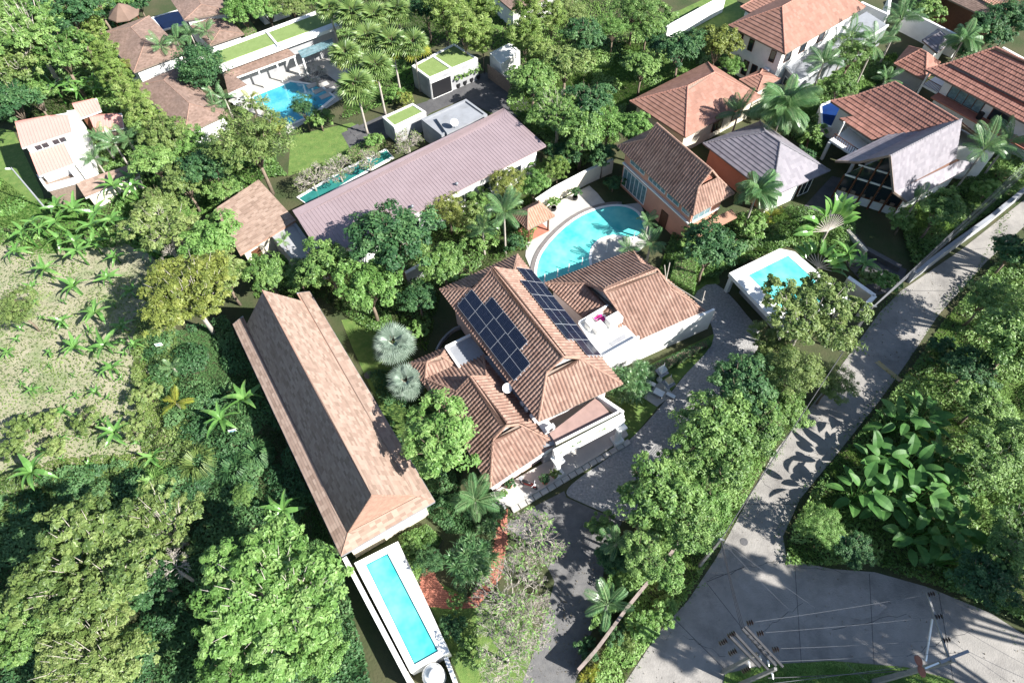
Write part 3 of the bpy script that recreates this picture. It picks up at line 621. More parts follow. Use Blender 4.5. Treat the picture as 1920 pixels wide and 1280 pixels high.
MB().bar(pf[0]+n_*.1+Vector((0, 0, 3.75-pf[0].z)), pf[1]+n_*.1+Vector((0, 0, 3.75-pf[1].z)), .3, .18).bar(pf[1]+n_*.1+Vector((0, 0, 3.75-pf[1].z)), pf[2]+Vector((0, 0, 3.75-pf[2].z)), .3, .18).build('string_course', M['white'], peach)
gutter(peach, [(pe[0], pe[1]), (pe[1], pe[2])], 'wood2', .05)
# small orange awning on the near end
A, B = P(1300, 428, 3.3), P(1372, 392, 3.3)
MB().slab([A, B, B+Vector((.5, -1.0, -.35)), A+Vector((.5, -1.0, -.35))], .08).build('awning', M['tileor'], peach)
# ---- grey hip house
grey = T('grey_roof_house', 'low peach walled house with slate grey hip roof behind the feather palm', 'house', base([(1318, 269), (1447, 368), (1556, 320), (1425, 228)]))
ge, gr = roof(grey, [(1318, 269), (1448, 369), (1556, 320), (1425, 228)], 3.5, 6.4, .39, .6, 'flatgrey')
gf = inset(ge, .7); MB().prism([gf[0], LP(gf[0], gf[1], .95), LP(gf[3], gf[2], .95), gf[3]], -.05, 3.4).build('wall', M['peach'], grey)
MB().prism([LP(gf[0], gf[1], .951), gf[1], LP(gf[1], gf[2], .62), LP(LP(gf[0], gf[1], .951), LP(gf[3], gf[2], .951), .62)], -.05, 3.4).build('front_wall', M['white'], grey)
window(grey, gf, 1, .8, 1.6, .3, 2.2, 'white', 'glass', mull=1); gutter(grey, [(ge[0], ge[1]), (ge[1], ge[2]), (ge[2], ge[3])], 'capgrey', .06)
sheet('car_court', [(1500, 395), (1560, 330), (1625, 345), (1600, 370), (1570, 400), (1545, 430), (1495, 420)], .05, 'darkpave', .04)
# ---- brown hip house
brown = T('brown_hip_house', 'low house with flat brown tiled hip roof left of the grey roof', 'house', base([(1181, 190), (1285, 258), (1425, 180), (1327, 117)]))
be, br = roof(brown, [(1285, 258), (1428, 181), (1327, 117), (1181, 190)], 3.5, 6.3, .33, .67, 'flat')
bf = walls(brown, be, .7, 3.4, 'cream'); window(brown, bf, 0, .5, 1.8, 1.0, 1.4, 'wood', 'glass', mull=1); window(brown, bf, 0, .8, 1.8, 1.0, 1.4, 'wood', 'glass', mull=1)
roof(brown, [(1386, 150), (1420, 172), (1462, 148), (1430, 130)], 3.0, 3.7, .4, .6, 'flat'); MB().prism(inset(quad([(1386, 150), (1420, 172), (1462, 148), (1430, 130)], 3.0), .4), -.05, 2.95).build('wall', M['cream'], brown)
# ---- white two-storey house
wh = T('white_house', 'two-storey white house with brown hip roof and tall narrow windows', 'house', base([(1366, 48), (1472, 102), (1560, 40)]))
he, hr = roof(wh, [(1472, 102), (1622, 14), None, (1366, 48)], 6.5, 9.6, .22, .8, 'flat')
hf = inset(he, .75); MB().prism(hf, -.05, 6.45).build('wall', M['white'], wh)
for a in (.16, .62, .86): window(wh, hf, 3, 1-a, .75, 4.2, 1.6, 'wood', 'glass')
for a in (.08, .25, .42, .6): window(wh, hf, 3, 1-a, .85, .6, 2.1, 'wood', 'glass')
for a in (.1, .3, .55): window(wh, hf, 0, a, 1.3, 4.2, 1.5, 'wood', 'glass')
roof(wh, [(1388, 14), (1440, 42), (1560, -25), (1505, -50)], 6.0, 7.6, .3, .7, 'flat')
MB().prism(inset(quad([(1388, 14), (1440, 42), (1560, -25), (1505, -50)], 6.0), .6), -.05, 5.9).build('wall', M['white'], wh)
q = [P(*p, 3.1) for p in ((1463, 112), (1510, 88), (1625, 22), (1665, 48), (1498, 152))]
MB().prism(q, -.05, 3.1).build('flat_annex', M['ltgrey'], wh)
A, B = P(1463, 114, 3.1), P(1499, 154, 3.1); b = MB(); b.bar(A, B, .2, .3); b.bar(B, P(1665, 48, 3.1), .2, .3); b.build('parapet', M['white'], wh)
p = P(1480, 140, 1.2); fa = [P(*x, 3.1) for x in ((1463, 112), (1498, 152), (1665, 48), (1625, 22))]; window(wh, fa, 0, .55, 1.2, .8, 1.2, 'white', 'glass')
for i, z in enumerate((2.1, 2.9)):
    d = (hf[0]-hf[3]).normalized(); n_ = d.cross(Vector((0, 0, 1))); n_ = n_ if n_.dot(hf[0]-sum(hf, Vector())/4) > 0 else -n_
    c = LP(hf[3], hf[0], .83)+n_*.3; c.z = z-.3
    ac_unit(c, math.atan2(d.y, d.x)+math.pi, ('lower', 'upper')[i]+' of two cooling units on the shaded wall of the white house')
# ---- red-roofed house with navy pool
red1 = T('red_roof_house', 'house with flared red tile roof and balcony over a navy pool', 'house', base([(1555, 190), (1640, 282), (1800, 240)]))
ra, rb, rc, rd = P(1557, 190, 5.0), P(1632, 274, 4.6), P(1800, 228, 8.2), P(1677, 154, 8.2)
dl = (rc-rd).normalized(); Lr = (rc-rd).length
s0 = ra; s1 = ra+Vector((dl.x, dl.y, 0))*Lr*.95
k1 = lambda a, b, z, k: Vector((*(LP(a, b, k).xy), z))
m0, m1 = k1(s0, rd, 6.0, .42), k1(s1, rc, 6.0, .42)
bk0, bk1 = rd*2-m0, rc*2-m1; bk0.z = bk1.z = 6.0
o0, o1 = bk0*1.0+(rd-m0)*.6, bk1*1.0+(rc-m1)*.6; o0.z = o1.z = 5.0
low0 = LP(s0, s1, .42); ext = (s0-m0); ext.z = 0; ext = ext.normalized()*1.5
fs = [[s0, s1, m1, m0], [low0+ext+Vector((0, 0, -.45)), s1+ext+Vector((0, 0, -.45)), s1, low0], [m0, m1, rc, rd], [bk1, bk0, rd, rc], [o1, o0, bk0, bk1]]
deck(red1, fs)
for f in fs: tile_field(red1, f, 'flatred')
caps(red1, [(rd, rc), (s0, m0), (m0, rd), (s1, m1), (m1, rc)], 'flatred')
g0 = [s0+dl*.6-ext*.6, s1-dl*.3-ext*.6, o1-dl*.3, o0+dl*.6]
MB().prism(g0, -.05, 4.7).build('wall', M['white'], red1)
gin = dl*.45; MB().slab([m0+gin-Vector((0, 0, .1)), bk0+gin-Vector((0, 0, .1)), rd+gin-Vector((0, 0, .2))], .05).build('gable_panel', M['white'], red1)
# balcony with posts and dark railing at the left corner
bq = [P(*p, 2.9) for p in ((1555, 262), (1607, 296), (1632, 274), (1590, 240))]
MB().prism(bq, 2.65, 2.9).build('balcony_floor', M['white'], red1)
for u, v in ((1557, 264), (1606, 296)): p = P(u, v, 2.9); MB().box((p.x, p.y, 1.3), (.35, .35, 2.75), R_(40)).build('pillar', M['white'], red1)
p = P(1569, 258, 2.9); MB().tube([p, (p.x, p.y, 5.2)], .12, 8).build('post', M['white'], red1)
b = MB()
for i in range(13):
    g = LP(P(1560, 262, 2.9), P(1606, 293, 2.9), i/12); b.bar(g, g+Vector((0, 0, .9)), .05, .05)
b.bar(P(1560, 262, 2.9)+Vector((0, 0, .9)), P(1606, 293, 2.9)+Vector((0, 0, .9)), .07, .07)
for i in range(9):
    g = LP(P(1566, 258, 2.9), P(1598, 232, 2.9), i/8); b.bar(g, g+Vector((0, 0, .9)), .05, .05)
b.build('railing', M['wood'], red1)
np_ = T('navy_pool', 'navy blue raised pool beneath the red roofed balcony', 'swimming pool', base([(1545, 200), (1600, 240)]))
q = [P(*p, 1.6) for p in ((1538, 196), (1562, 186), (1622, 226), (1592, 252), (1540, 232))]
MB().prism([LP(p, sum(q, Vector())/5, .1) for p in q], 1.2, 1.5).build('water', M['poold'], np_)
b = MB(); ins_ = [LP(p, sum(q, Vector())/5, .1) for p in q]
for i in range(5): b.prism([q[i], q[(i+1) % 5], ins_[(i+1) % 5], ins_[i]], -.05, 1.6)
b.build('pool_wall', M['white'], np_)
# ---- steep grey gable house with glazed prow
thai = T('steep_gable_house', 'steep grey gabled house with timber mullioned glass front', 'house', base([(1564, 302), (1698, 379), (1829, 307)]))
tn, tf = P(1668, 293, 9.2), P(1803, 224, 9.2)
dl = (tf-tn); Lt = dl.length; dl.normalize(); nn = dl.cross(Vector((0, 0, 1)))
er0 = P(1699, 379, 3.6); er1 = er0+dl*Lt*1.0
wr_ = (er0-tn).dot(nn); off = (er0-tn).dot(dl)
er1 = P(1830, 307, 3.6); el0 = P(1566, 303, 5.2); wl = (el0-tn).dot(nn)
el1 = el0+dl*Lt
mr0, mr1 = tn+nn*wr_*.62+dl*off*.4, tf+nn*wr_*.62; mr0.z = mr1.z = 5.0
ml0, ml1 = tn-nn*abs(wl)*.55, tf-nn*abs(wl)*.55; ml0.z = ml1.z = 6.3
print('thai', Lt, wr_, off, wl, (el0-tn).dot(dl))
fs = [[er0, er1, mr1, mr0], [mr0, mr1, tf, tn], [el1, el0, ml0, ml1], [ml1, ml0, tn, tf]]
deck(thai, fs, m='wood')
for f in fs: tile_field(thai, f, 'flatgrey')
caps(thai, [(tn, tf)], 'flatgrey')
b = MB(); up = Vector((0, 0, .05))
for a, c in ((tn, mr0), (mr0, er0), (tn, ml0), (ml0, el0)): b.bar(a+up, c+up, .16, .22)
b.build('bargeboard', M['wood2'], thai)
# facade plane 1 m inside
c0 = dl*1.3; gl_, gr_ = P(1597, 372, .3), P(1664, 412, .3)
fl0, fr0 = Vector((*(el0+c0+nn*1.2).xy, 0)), Vector((*(er0+c0-nn*.9).xy, 0)); fx = tn+c0
MB().prism([fl0, fr0, fr0+dl*(Lt-2), fl0+dl*(Lt-2)], -.05, 3.5).build('wall', M['white'], thai)
def fpt(t, z): q = LP(fl0, fr0, t)-dl*.06; return Vector((q.x, q.y, z))
tx = (Vector((fx.x, fx.y, 0))-fl0).length/(fr0-fl0).length
def ftop(t): return 3.6+(8.6-3.6)*(1-abs(t-tx)/(tx if t < tx else 1-tx))*.96
for i in range(5):
    t0, t1 = i/5+.01, (i+1)/5-.01
    g = MB(); V = [fpt(t0, 1.4), fpt(t1, 1.4), fpt(t1, ftop(t1))]
    if t0 < tx < t1: V.append(fpt(tx, ftop(tx)))
    V.append(fpt(t0, ftop(t0))); k = len(V); V2 = [v+dl*.05 for v in V]
    g.add(V+V2, [tuple(range(k)), tuple(range(2*k-1, k-1, -1))]+[(j, k+j, k+(j+1) % k, (j+1) % k) for j in range(k)])
    wn = g.build('pane', M['glass'], thai)
for i in range(6):
    t = i/5; MB().bar(fpt(t, -.05)-dl*.25, fpt(t, ftop(t))-dl*.06, .16, .22).build('mullion', M['wood'], thai)
b = MB(); b.bar(fpt(0, 3.6)-dl*.05, fpt(1, 3.6)-dl*.05, .1, .22); b.bar(fpt(.12, 5.4)-dl*.05, fpt(.9, 5.4)-dl*.05, .1, .2); b.build('transom', M['white'], thai)
MB().bar(fpt(0, 1.35)-dl*.07, fpt(1, 1.35)-dl*.07, .12, .14).build('sill', M['wood'], thai)
for i in range(6): p = fpt(.1+.16*i, 1.6)-dl*.12; MB().box(p, (.5, .08, .45), math.atan2((fr0-fl0).y, (fr0-fl0).x)).build('lower_panel', M['wood2'], thai)
# ---- far right red-roofed house
red2 = T('red_terrace_house', 'house with wide red tile roof and timber sliding doors at right edge', 'house', base([(1735, 130), (1920, 230)]))
q0, q1 = P(1735, 131, 5.2), P(1990, 268, 5.2); t0_, t1_ = P(1866, 89, 8.8), P(2060, 180, 8.8)
h0, h1 = k1(q0, t0_, 6.3, .36), k1(q1, t1_, 6.3, .36)
k0_, k1_ = t0_*2-h0, t1_*2-h1; k0_.z = k1_.z = 6.3
fs = [[q0, q1, h1, h0], [h0, h1, t1_, t0_], [k1_, k0_, t0_, t1_]]
deck(red2, fs)
for f in fs: tile_field(red2, f, 'flatred')
caps(red2, [(t0_, t1_), (q0, h0), (h0, t0_), (t0_, k0_)], 'flatred')
dd_ = (q1-q0).normalized(); nn_ = dd_.cross(Vector((0, 0, 1))); nn_ = nn_ if nn_.y < 0 else -nn_
f2 = [q0+dd_*2.6-nn_*1.1, q1-nn_*1.1, q1-nn_*8, q0+dd_*2.6-nn_*8]
MB().prism(f2, -.05, 5.1).build('wall', M['white'], red2)
window(red2, f2, 0, .22, 4.6, 2.9, 2.0, 'wood', 'glassb', 'sliding_door', mull=3); window(red2, f2, 0, .52, 2.4, 2.9, 2.0, 'wood', 'glass', 'sliding_door', mull=1)
bz = 2.8; MB().prism([f2[0]+nn_*.01, f2[1]+nn_*.01, f2[1]+nn_*1.6, f2[0]+nn_*1.6], bz-.2, bz).build('deck_floor', M['brick'], red2)
bb = [q0+dd_*.3-nn_*1.0, q0+dd_*2.58-nn_*1.0, q0+dd_*2.58-nn_*4, q0+dd_*.3-nn_*4]; MB().prism(bb, bz-.3, bz).build('balcony_floor', M['white'], red2)
p = bb[0].copy(); MB().tube([(p.x, p.y, -.05), (p.x, p.y, 5.2)], .14, 8).build('post', M['white'], red2)
b = MB()
for i in range(14): g = LP(bb[0], bb[1], i/13); g.z = bz; b.bar(g, g+Vector((0, 0, .9)), .05, .05)
b.bar(Vector((*bb[0].xy, bz+.9)), Vector((*bb[1].xy, bz+.9)), .08, .07); b.build('railing', M['wood'], red2)
p = LP(f2[0], f2[1], .4)+nn_*.8; o = T('water_urn', 'black cylindrical bin on the brick deck by timber doors', 'bin', (p.x, p.y, bz)); MB().lathe((p.x, p.y, bz), [(.3, 0), (.36, .1), (.36, .75), (.3, .8)], 14).build('drum', M['black'], o); MB().lathe((p.x, p.y, bz+.8), [(.38, 0), (.38, .06), (.1, .1)], 14).build('lid', M['black'], o)
# ---- small roofs top right
def small_house(name, label, E, ze, zr, style, wall='white', a=(.4, .6), ends=(('h', 1), ('h', 1)), ins=.5):
    o = T(name, label, 'house', base([p for p in E if p])); e, r = roof(o, E, ze, zr, a[0], a[1], style, ends[0], ends[1]); walls(o, e, ins, ze-.05, wall); return o
small_house('garden_shed', 'small dark red roofed pavilion in shade between the palms at upper right', [(1676, 120), (1735, 152), (1762, 118), None], 2.8, 4.6, 'flatred', 'grey')
small_house('grey_annex', 'small lilac grey tiled annex roof beside the tall white wall', [(1729, 76), (1757, 100), (1787, 78), None], 3.0, 4.0, 'flatgrey')
small_house('thatched_house', 'long brown roofed house at top right edge behind white walls', [(1755, -12), (1868, 42), (1900, 5), None], 4.0, 6.0, 'shinglep', 'wood', (.1, .9), (('g', 0), ('g', 0)))
small_house('corner_house', 'pale tiled roof at the top right corner of the view', [(1815, -12), (1882, 22), (1935, -20), None], 5.0, 6.6, 'romanor', 'wood')
def wall_line(name, label, px, h, th, m, capm=None, z0=-.05, group=None, caph=.1):
    p = [P(*q, 0) for q in px]; c = sum(p, Vector())/len(p); o = T(name, label, 'wall', c, group)
    b = MB(); k = MB()
    for i in range(len(p)-1):
        b.bar(p[i]+Vector((0, 0, (h+z0)/2)), p[i+1]+Vector((0, 0, (h+z0)/2)), th, h-z0); k.bar(p[i]+Vector((0, 0, h+caph/2+.002)), p[i+1]+Vector((0, 0, h+caph/2+.002)), th+.1, caph)
    b.build('wall_body', M[m], o)
    if capm: k.build('coping', M[capm], o)
    return o
def wall_top(name, label, px, h, th, m, capm=None, group=None):      # pixels along the wall's top edge
    return wall_line(name, label, [tuple(q) for q in px], h, th, m, capm, group=group)
def base_px(u, v, h):      # pixel of the foot of a vertical at (u, v, h)
    p = P(u, v, h); q = Vector((p.x, p.y, 0))-Vector((0, 0, HCAM)); return (960+FPX*q.dot(_R)/q.dot(_F), 640+FPX*q.dot(_D)/q.dot(_F))
def wt(px, h): return [base_px(u, v, h) for u, v in px]
wall_line('boundary_wall', 'tall white wall at upper right beside the grey annex', wt([(1700, 20), (1805, 72)], 3.0), 3.0, .3, 'white', 'white')
wall_line('boundary_wall', 'tall white wall right of the white house annex at top', wt([(1615, 5), (1665, 28), (1670, -10)], 3.2), 3.2, .3, 'white', 'white')
wall_line('boundary_wall', 'sunlit white wall between the two lawns at top', wt([(1250, 52), (1360, -8)], 2.6), 2.6, .4, 'white', 'white')
wall_line('boundary_wall', 'white wall between the palms and the far right red roof', wt([(1880, 90), (1935, 120)], 2.6), 2.6, .3, 'white', 'white')
# ---- long pink metal roof
pinkb = T('pink_metal_roof_building', 'long low building with pink ribbed metal roof', 'building', base([(548, 397), (945, 203), (1024, 272), (605, 490)]))
pq = [P(606, 487, 4.7), P(1024, 273, 4.7), P(945, 203, 5.2), P(548, 394, 5.2)]
deck(pinkb, [pq], th=.18, m='sheet'); tile_field(pinkb, pq, 'sheet', 'metal_sheet')
f_ = inset(pq, .8); MB().prism(f_, -.05, 4.55).build('wall', M['white'], pinkb)
for i in range(7): window(pinkb, f_, 0, .1+.13*i, 2.0, 1.2, 1.8, 'white', 'glass', mull=1)
for i in range(3): p = LP(pq[0], pq[1], .18+.2*i)+Vector((-.3, .7, .05)); MB().lathe(p, [(.12, 0), (.12, .35), (.2, .36), (.02, .5)], 8).build('roof_vent', M['metal'], pinkb)
# ---- tan roof and shaded court left of it
tan = T('tan_roof_building', 'square building with pale tan sheet roof left of the pink roof', 'building', base([(485, 337), (553, 412), (450, 478), (404, 395)]))
tq_ = [P(450, 478, 3.2), P(555, 413, 3.2), P(485, 337, 3.9), P(402, 392, 3.9)]
deck(tan, [tq_], th=.18, m='cap'); tile_field(tan, tq_, 'shingle', 'roof_shingles'); f_ = walls(tan, tq_, .5, 3.05, 'cream'); window(tan, f_, 0, .2, 1.0, .05, 2.2, 'wood', 'wood', 'door')
flat_building('carport', 'dark flat roofed carport in shade between tan and pink roofs', [(508, 442), (553, 416), (608, 492), (560, 500)], 2.8, 'grey', 'grey')
# ---- modern house with turf roofs
lg = T('turf_roof_villa', 'long modern villa with clipped grass roof and white edges', 'building', base([(388, 100), (613, 22), (622, 54), (418, 124)]))
zg = 4.3; ga, gb, gc, gd = P(384, 102, zg), P(620, 14, zg), P(640, 48, zg), P(416, 130, zg)
MB().prism([ga, gb, gc, gd], 3.9, zg-.05).build('roof_slab', M['white'], lg)
for a, c in ((.02, .46), (.48, .98)): MB().prism([LP(LP(ga, gb, a), LP(gd, gc, a), .1), LP(LP(ga, gb, c), LP(gd, gc, c), .1), LP(LP(ga, gb, c), LP(gd, gc, c), .72), LP(LP(ga, gb, a), LP(gd, gc, a), .72)], zg-.049, zg+.04).build('turf', M['roofgrass'], lg)
b = MB()
for s, g, wd in ((ga, gb, .35), (gd, gc, .35), (LP(ga, gb, .47), LP(gd, gc, .47), .3)): b.bar(s+Vector((0, 0, .06)), g+Vector((0, 0, .06)), wd, .22)
b.build('parapet', M['white'], lg)
MB().prism(inset([ga, gb, gc, gd], .9), -.05, 3.88).build('wall', M['grey'], lg)
cz = 3.3; cq = [P(421, 137, cz), P(442, 144, cz), P(552, 104, cz), P(538, 90, cz)]
fdk = [P(420, 137, cz), P(427, 175, cz), P(463, 160, cz), P(441, 144, cz)]
for f in ([P(441, 146, cz-.1), P(554, 104, cz-.1), P(538, 90, cz+.25), P(420, 135, cz+.25)], [P(428, 176, cz-.1), P(464, 160, cz-.1), P(441, 143, cz+.1), P(419, 138, cz+.15)]):
    deck(lg, [f], th=.2, m='white'); tile_field(lg, f, 'shinglep', 'canopy_shingles')
q = [P(*p, 3.3) for p in ((558, 96), (623, 72), (626, 84), (566, 108))]; MB().prism(q, 3.15, 3.3).build('glass_canopy', M['glassb'], lg)
for u, v in ((464, 160), (483, 129), (518, 118), (551, 106), (567, 108), (625, 84)): p = P(u, v, 3.1); MB().box((p.x, p.y, 1.5), (.2, .2, 3.1), R_(35)).build('post', M['white'], lg)
q = [P(*p, 0) for p in ((430, 175), (470, 165), (630, 100), (612, 75), (440, 140))]; MB().prism([LP(P(450, 158), P(625, 92), t) for t in (0, 1)]+[P(617, 80), P(445, 145)], .1, 2.9).build('back_wall', M['wood'], lg)
sheet('pool_terrace', [(428, 190), (445, 162), (560, 118), (640, 85), (668, 120), (660, 175), (632, 190), (540, 250), (500, 225)], .08, 'stone', .08)
def pool_inground(name, label, px, z, m, rim=.35, rimm='white', rim_z=.06, sm=0):
    q = smooth_px(px, sm) if sm else px
    pts = [P(*p, z) for p in q]; c = sum(pts, Vector())/len(pts); o = T(name, label, 'swimming pool', (c.x, c.y, 0))
    MB().prism(pts, z-.05, z).build('water', M[m], o)
    b = MB(); n = len(pts); ar = sum(pts[i].x*pts[(i+1) % n].y-pts[(i+1) % n].x*pts[i].y for i in range(n)); sg = 1 if ar > 0 else -1
    outp = []
    for i in range(n):
        t = (pts[(i+1) % n]-pts[i-1]).normalized(); outp.append(pts[i]+Vector((t.y, -t.x, 0))*rim*sg)
    for i in range(n):
        j = (i+1) % n; b.prism([pts[i], pts[j], outp[j], outp[i]], z-.15, z+rim_z)
    b.build('coping', M[rimm], o); return o
pool_inground('swimming_pool', 'light blue pool in front of the turf roofed villa terrace', [(469, 184), (545, 154), (600, 162), (625, 182), (585, 215), (528, 240), (508, 214)], .14, 'poolb')
sheet('stepping_terrace', [(560, 150), (600, 130), (640, 160), (620, 178)], .12, 'darkpave', .03)
for k, (u, v) in enumerate(((585, 160), (597, 170), (609, 180), (590, 148), (606, 158), (620, 168))): 
    p = P(u, v, .2); struct(MB().box((p.x, p.y, .16), (1.5, .9, .1), R_(35)).build('stepping_slab', M['stone'], None, loc=(0, 0, 0)))
# sun lounger on terrace
def lounger(u, v, rz, label):
    p = P(u, v, .08); o = T('sun_lounger', label, 'sun lounger', p, 'terrace loungers'); c, s = math.cos(rz), math.sin(rz)
    MB().box(p+Vector((0, 0, .3)), (1.3, .62, .1), rz).build('seat', M['plastic'], o)
    h = p+Vector((c*.62, s*.62, .3)); g = h+Vector((c*.5, s*.5, .4)); MB().bar(h, g, .62, .08).build('backrest', M['plastic'], o)
    for a in (-.5, .5):
        for d in (-.25, .25): q = p+Vector((c*a-s*d, s*a+c*d, .12)); MB().box(q, (.06, .06, .26), rz).build('leg', M['alu'], o)
lounger(446, 194, R_(35), 'white sun lounger at the left end of the blue pool'); lounger(455, 188, R_(35), 'white sun lounger nearer the shingle canopy by the blue pool')
g_, ge_ = flat_building('garage', 'concrete garage with two clipped turf roof panels beside fan palms', [(772, 125), (851, 83), (896, 111), (805, 149)], 3.2, 'grey', 'white', cat='garage')
for a, c in ((.04, .44), (.5, .96)): q = [LP(LP(ge_[0], ge_[3], s), LP(ge_[1], ge_[2], s), 0) for s in (0, 1)]; e_ = ge_; pq_ = lambda x, y: LP(LP(e_[0], e_[1], x), LP(e_[3], e_[2], x), y); MB().prism([pq_(a, .08), pq_(c, .08), pq_(c, .92), pq_(a, .92)], 3.15, 3.24).build('turf', M['roofgrass'], g_)
MB().prism([pq_(.45, .02), pq_(.49, .02), pq_(.49, .98), pq_(.45, .98)], 3.1, 3.34).build('parapet', M['white'], g_)
window(g_, ge_, 2, .78, 3.2, .05, 2.5, 'white', 'black', 'garage_opening')  # solid black panel stands in for the unlit garage interior
flat_building('gatehouse', 'small white gatehouse with dark window beside the timber gate', [(918, 101), (957, 82), (975, 96), (940, 122)], 2.9, 'white', 'white')
gh = [P(*p, 2.9) for p in ((918, 101), (957, 82), (975, 96), (940, 122))]
gate = T('timber_gate', 'tall weathered timber board gate at the dark paved court', 'gate', base([(914, 148), (948, 178)]))
gA, gB = P(*base_px(914, 122, 2.1)), P(*base_px(956, 152, 2.1))
for i in range(16): a = LP(gA, gB, (i+.06)/16); c = LP(gA, gB, (i+.94)/16); MB().bar(a+Vector((0, 0, 1.05)), c+Vector((0, 0, 1.05)), .06, 2.1).build('board', M['wood2'], gate)
MB().bar(gA+Vector((0, 0, 2.15)), gB+Vector((0, 0, 2.15)), .14, .1).build('top_rail', M['wood2'], gate)
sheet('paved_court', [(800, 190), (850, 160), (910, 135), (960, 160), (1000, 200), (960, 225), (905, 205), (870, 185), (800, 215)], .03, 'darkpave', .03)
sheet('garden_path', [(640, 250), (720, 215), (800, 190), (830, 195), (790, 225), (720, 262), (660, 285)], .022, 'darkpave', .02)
gb2, gq2 = flat_building('turf_roof_box', 'low grey concrete box with turf roof panel beside the black path', [(717, 221), (774, 195), (799, 211), (739, 240)], 2.6, 'grey', 'white')
MB().prism(inset(gq2, .32), 2.5, 2.63).build('turf', M['roofgrass'], gb2)
gr3, gq3 = flat_building('flat_roof_block', 'grey flat roofed concrete block behind the pink roof', [(790, 226), (874, 188), (914, 217), (828, 256)], 3.0, 'grey', 'ltgrey', par=.4)
q = [P(*p, 3.4) for p in ((818, 222), (882, 200), (908, 218), (838, 250))]; MB().prism(q, 2.9, 3.4).build('raised_roof', M['ltgrey'], gr3)
dish(P(853, 240, 3.42), .5, R_(-60), 'white satellite dish on the grey flat roof behind the pink roof')
for i in range(6): a, c = P(652+i*6, 243+i*5.5, .05), P(672+i*6, 234+i*5.5, .05); d = (c-a).normalized().cross(Vector((0, 0, 1)))*.16; struct(MB().prism([a-d, c-d, c+d, a+d], .02, .09).build('stepping_slab', M['darkpave'], None, loc=(0, 0, 0)))
pool_inground('lap_pool', 'narrow green water pool along the far side of the pink roof', [(560, 372), (650, 318), (725, 282), (735, 294), (660, 335), (580, 385)], .1, 'poolg')
# ---- top left shingle roofs
def shroof(name, label, E, ze, zr, a=(.35, .65), ends=(('h', 1), ('h', 1)), wall='white'):
    return small_house(name, label, E, ze, zr, 'shinglep', wall, a, ends, .5)
shroof('shingle_house', 'weathered shingle roof behind the row of four feather palms', [(280, 30), (347, 99), (251, 136), None], 3.6, 4.8, (.3, .7))
shroof('shingle_house', 'weathered shingle roof at top edge above the navy pool', [(316, -6), (346, 38), (433, 22), None], 4.4, 5.2, (.25, .75))
shroof('shingle_house', 'weathered shingle roof just right of the navy pool', [(350, 42), (393, 86), (458, 64), None], 3.2, 3.7, (.25, .75))
shroof('shingle_house', 'wide weathered shingle roof left of the clipped round tree', [(330, 128), (428, 214), (347, 252), None], 3.2, 4.4, (.25, .75))
shroof('shingle_house', 'brown shingle roof at top edge right of the tall hedge', [(440, -30), (480, 12), (540, -8), None], 3.4, 4.0, (.3, .7))
shroof('shingle_house', 'weathered pink brown roof at top edge behind the bamboo', [(900, -30), (960, 20), (1050, -10), None], 3.4, 4.4, (.3, .7))
pool_inground('swimming_pool', 'navy blue pool between weathered shingle roofs at upper left', [(287, 34), (336, 20), (350, 44), (305, 56)], .14, 'poold')
hut = T('garden_hut', 'small round garden hut with conical thatch roof at top left', 'hut', base([(232, 40)]))
hc = P(232, 26, 2.4); b = MB(); hr_ = 29*mpp(232, 26, 2.4); b.lathe((hc.x, hc.y, 0), [(hr_, 2.3), (hr_*.98, 2.45), (hr_*.5, 3.3), (.1, 4.0)], 8); b.build('thatch', M['shinglep'], hut)
for i in range(6): t = i*math.pi/3; MB().tube([(hc.x+math.cos(t)*hr_*.8, hc.y+math.sin(t)*hr_*.8, -.02), (hc.x+math.cos(t)*hr_*.8, hc.y+math.sin(t)*hr_*.8, 2.6)], .1, 6).build('post', M['wood'], hut)
wall_line('retaining_wall', 'white low wall below the row of four feather palms', wt([(245, 152), (335, 118), (390, 98)], .9), .9, .35, 'white', 'white')
# ---- pink-roofed house at left edge
lh = T('pink_roof_house', 'white house with pink metal roofs at the left edge', 'house', base([(31, 229), (133, 247), (138, 308), (72, 331)]))
def shed_roof(root, px, zl, zh, style, wall, zw=None):
    q = [P(*p, z) for p, z in zip(px, (zl, zl, zh, zh))]; deck(root, [q], th=.15, m='white'); tile_field(root, q, style, 'metal_sheet')
    f = inset(q, .35); MB().prism(f, -.05, zw or zl-.12).build('wall', M[wall], root); return q, f
q, f = shed_roof(lh, [(41, 278), (135, 248), (127, 211), (30, 231)], 6.0, 6.6, 'sheetp', 'white'); window(lh, f, 0, .3, 1.6, 4.9, .7, 'white', 'glass', mull=1); window(lh, f, 0, .7, 1.6, 4.9, .7, 'white', 'glass', mull=1)
shed_roof(lh, [(73, 331), (139, 307), (117, 262), (53, 279)], 4.0, 4.9, 'sheetp', 'white')
q = [P(*p, 4.4) for p in ((125, 208), (140, 206), (152, 245), (136, 250))]; MB().prism(q, -.05, 4.4).build('side_terrace', M['white'], lh)
q = [P(*p, 3.2) for p in ((118, 262), (150, 248), (160, 290), (138, 305))]; MB().prism(q, -.05, 3.2).build('side_terrace', M['white'], lh)
q = [P(*p, 2.6) for p in ((78, 336), (130, 318), (150, 342), (92, 358))]; MB().prism(q, -.05, 2.6).build('roof_deck', M['wood2'], lh)
b = MB()
for i in range(4): b.bar(q[i]+Vector((0, 0, .4)), q[(i+1) % 4]+Vector((0, 0, .4)), .25, .8)
b.build('parapet', M['white'], lh)
o = T('salmon_shed', 'salmon sheet roofed shed behind the pink roofed house', 'shed', base([(150, 222), (188, 208)])); shed_roof(o, [(149, 223), (190, 208), (181, 184), (136, 196)], 3.6, 4.2, 'sheetp', 'wood')
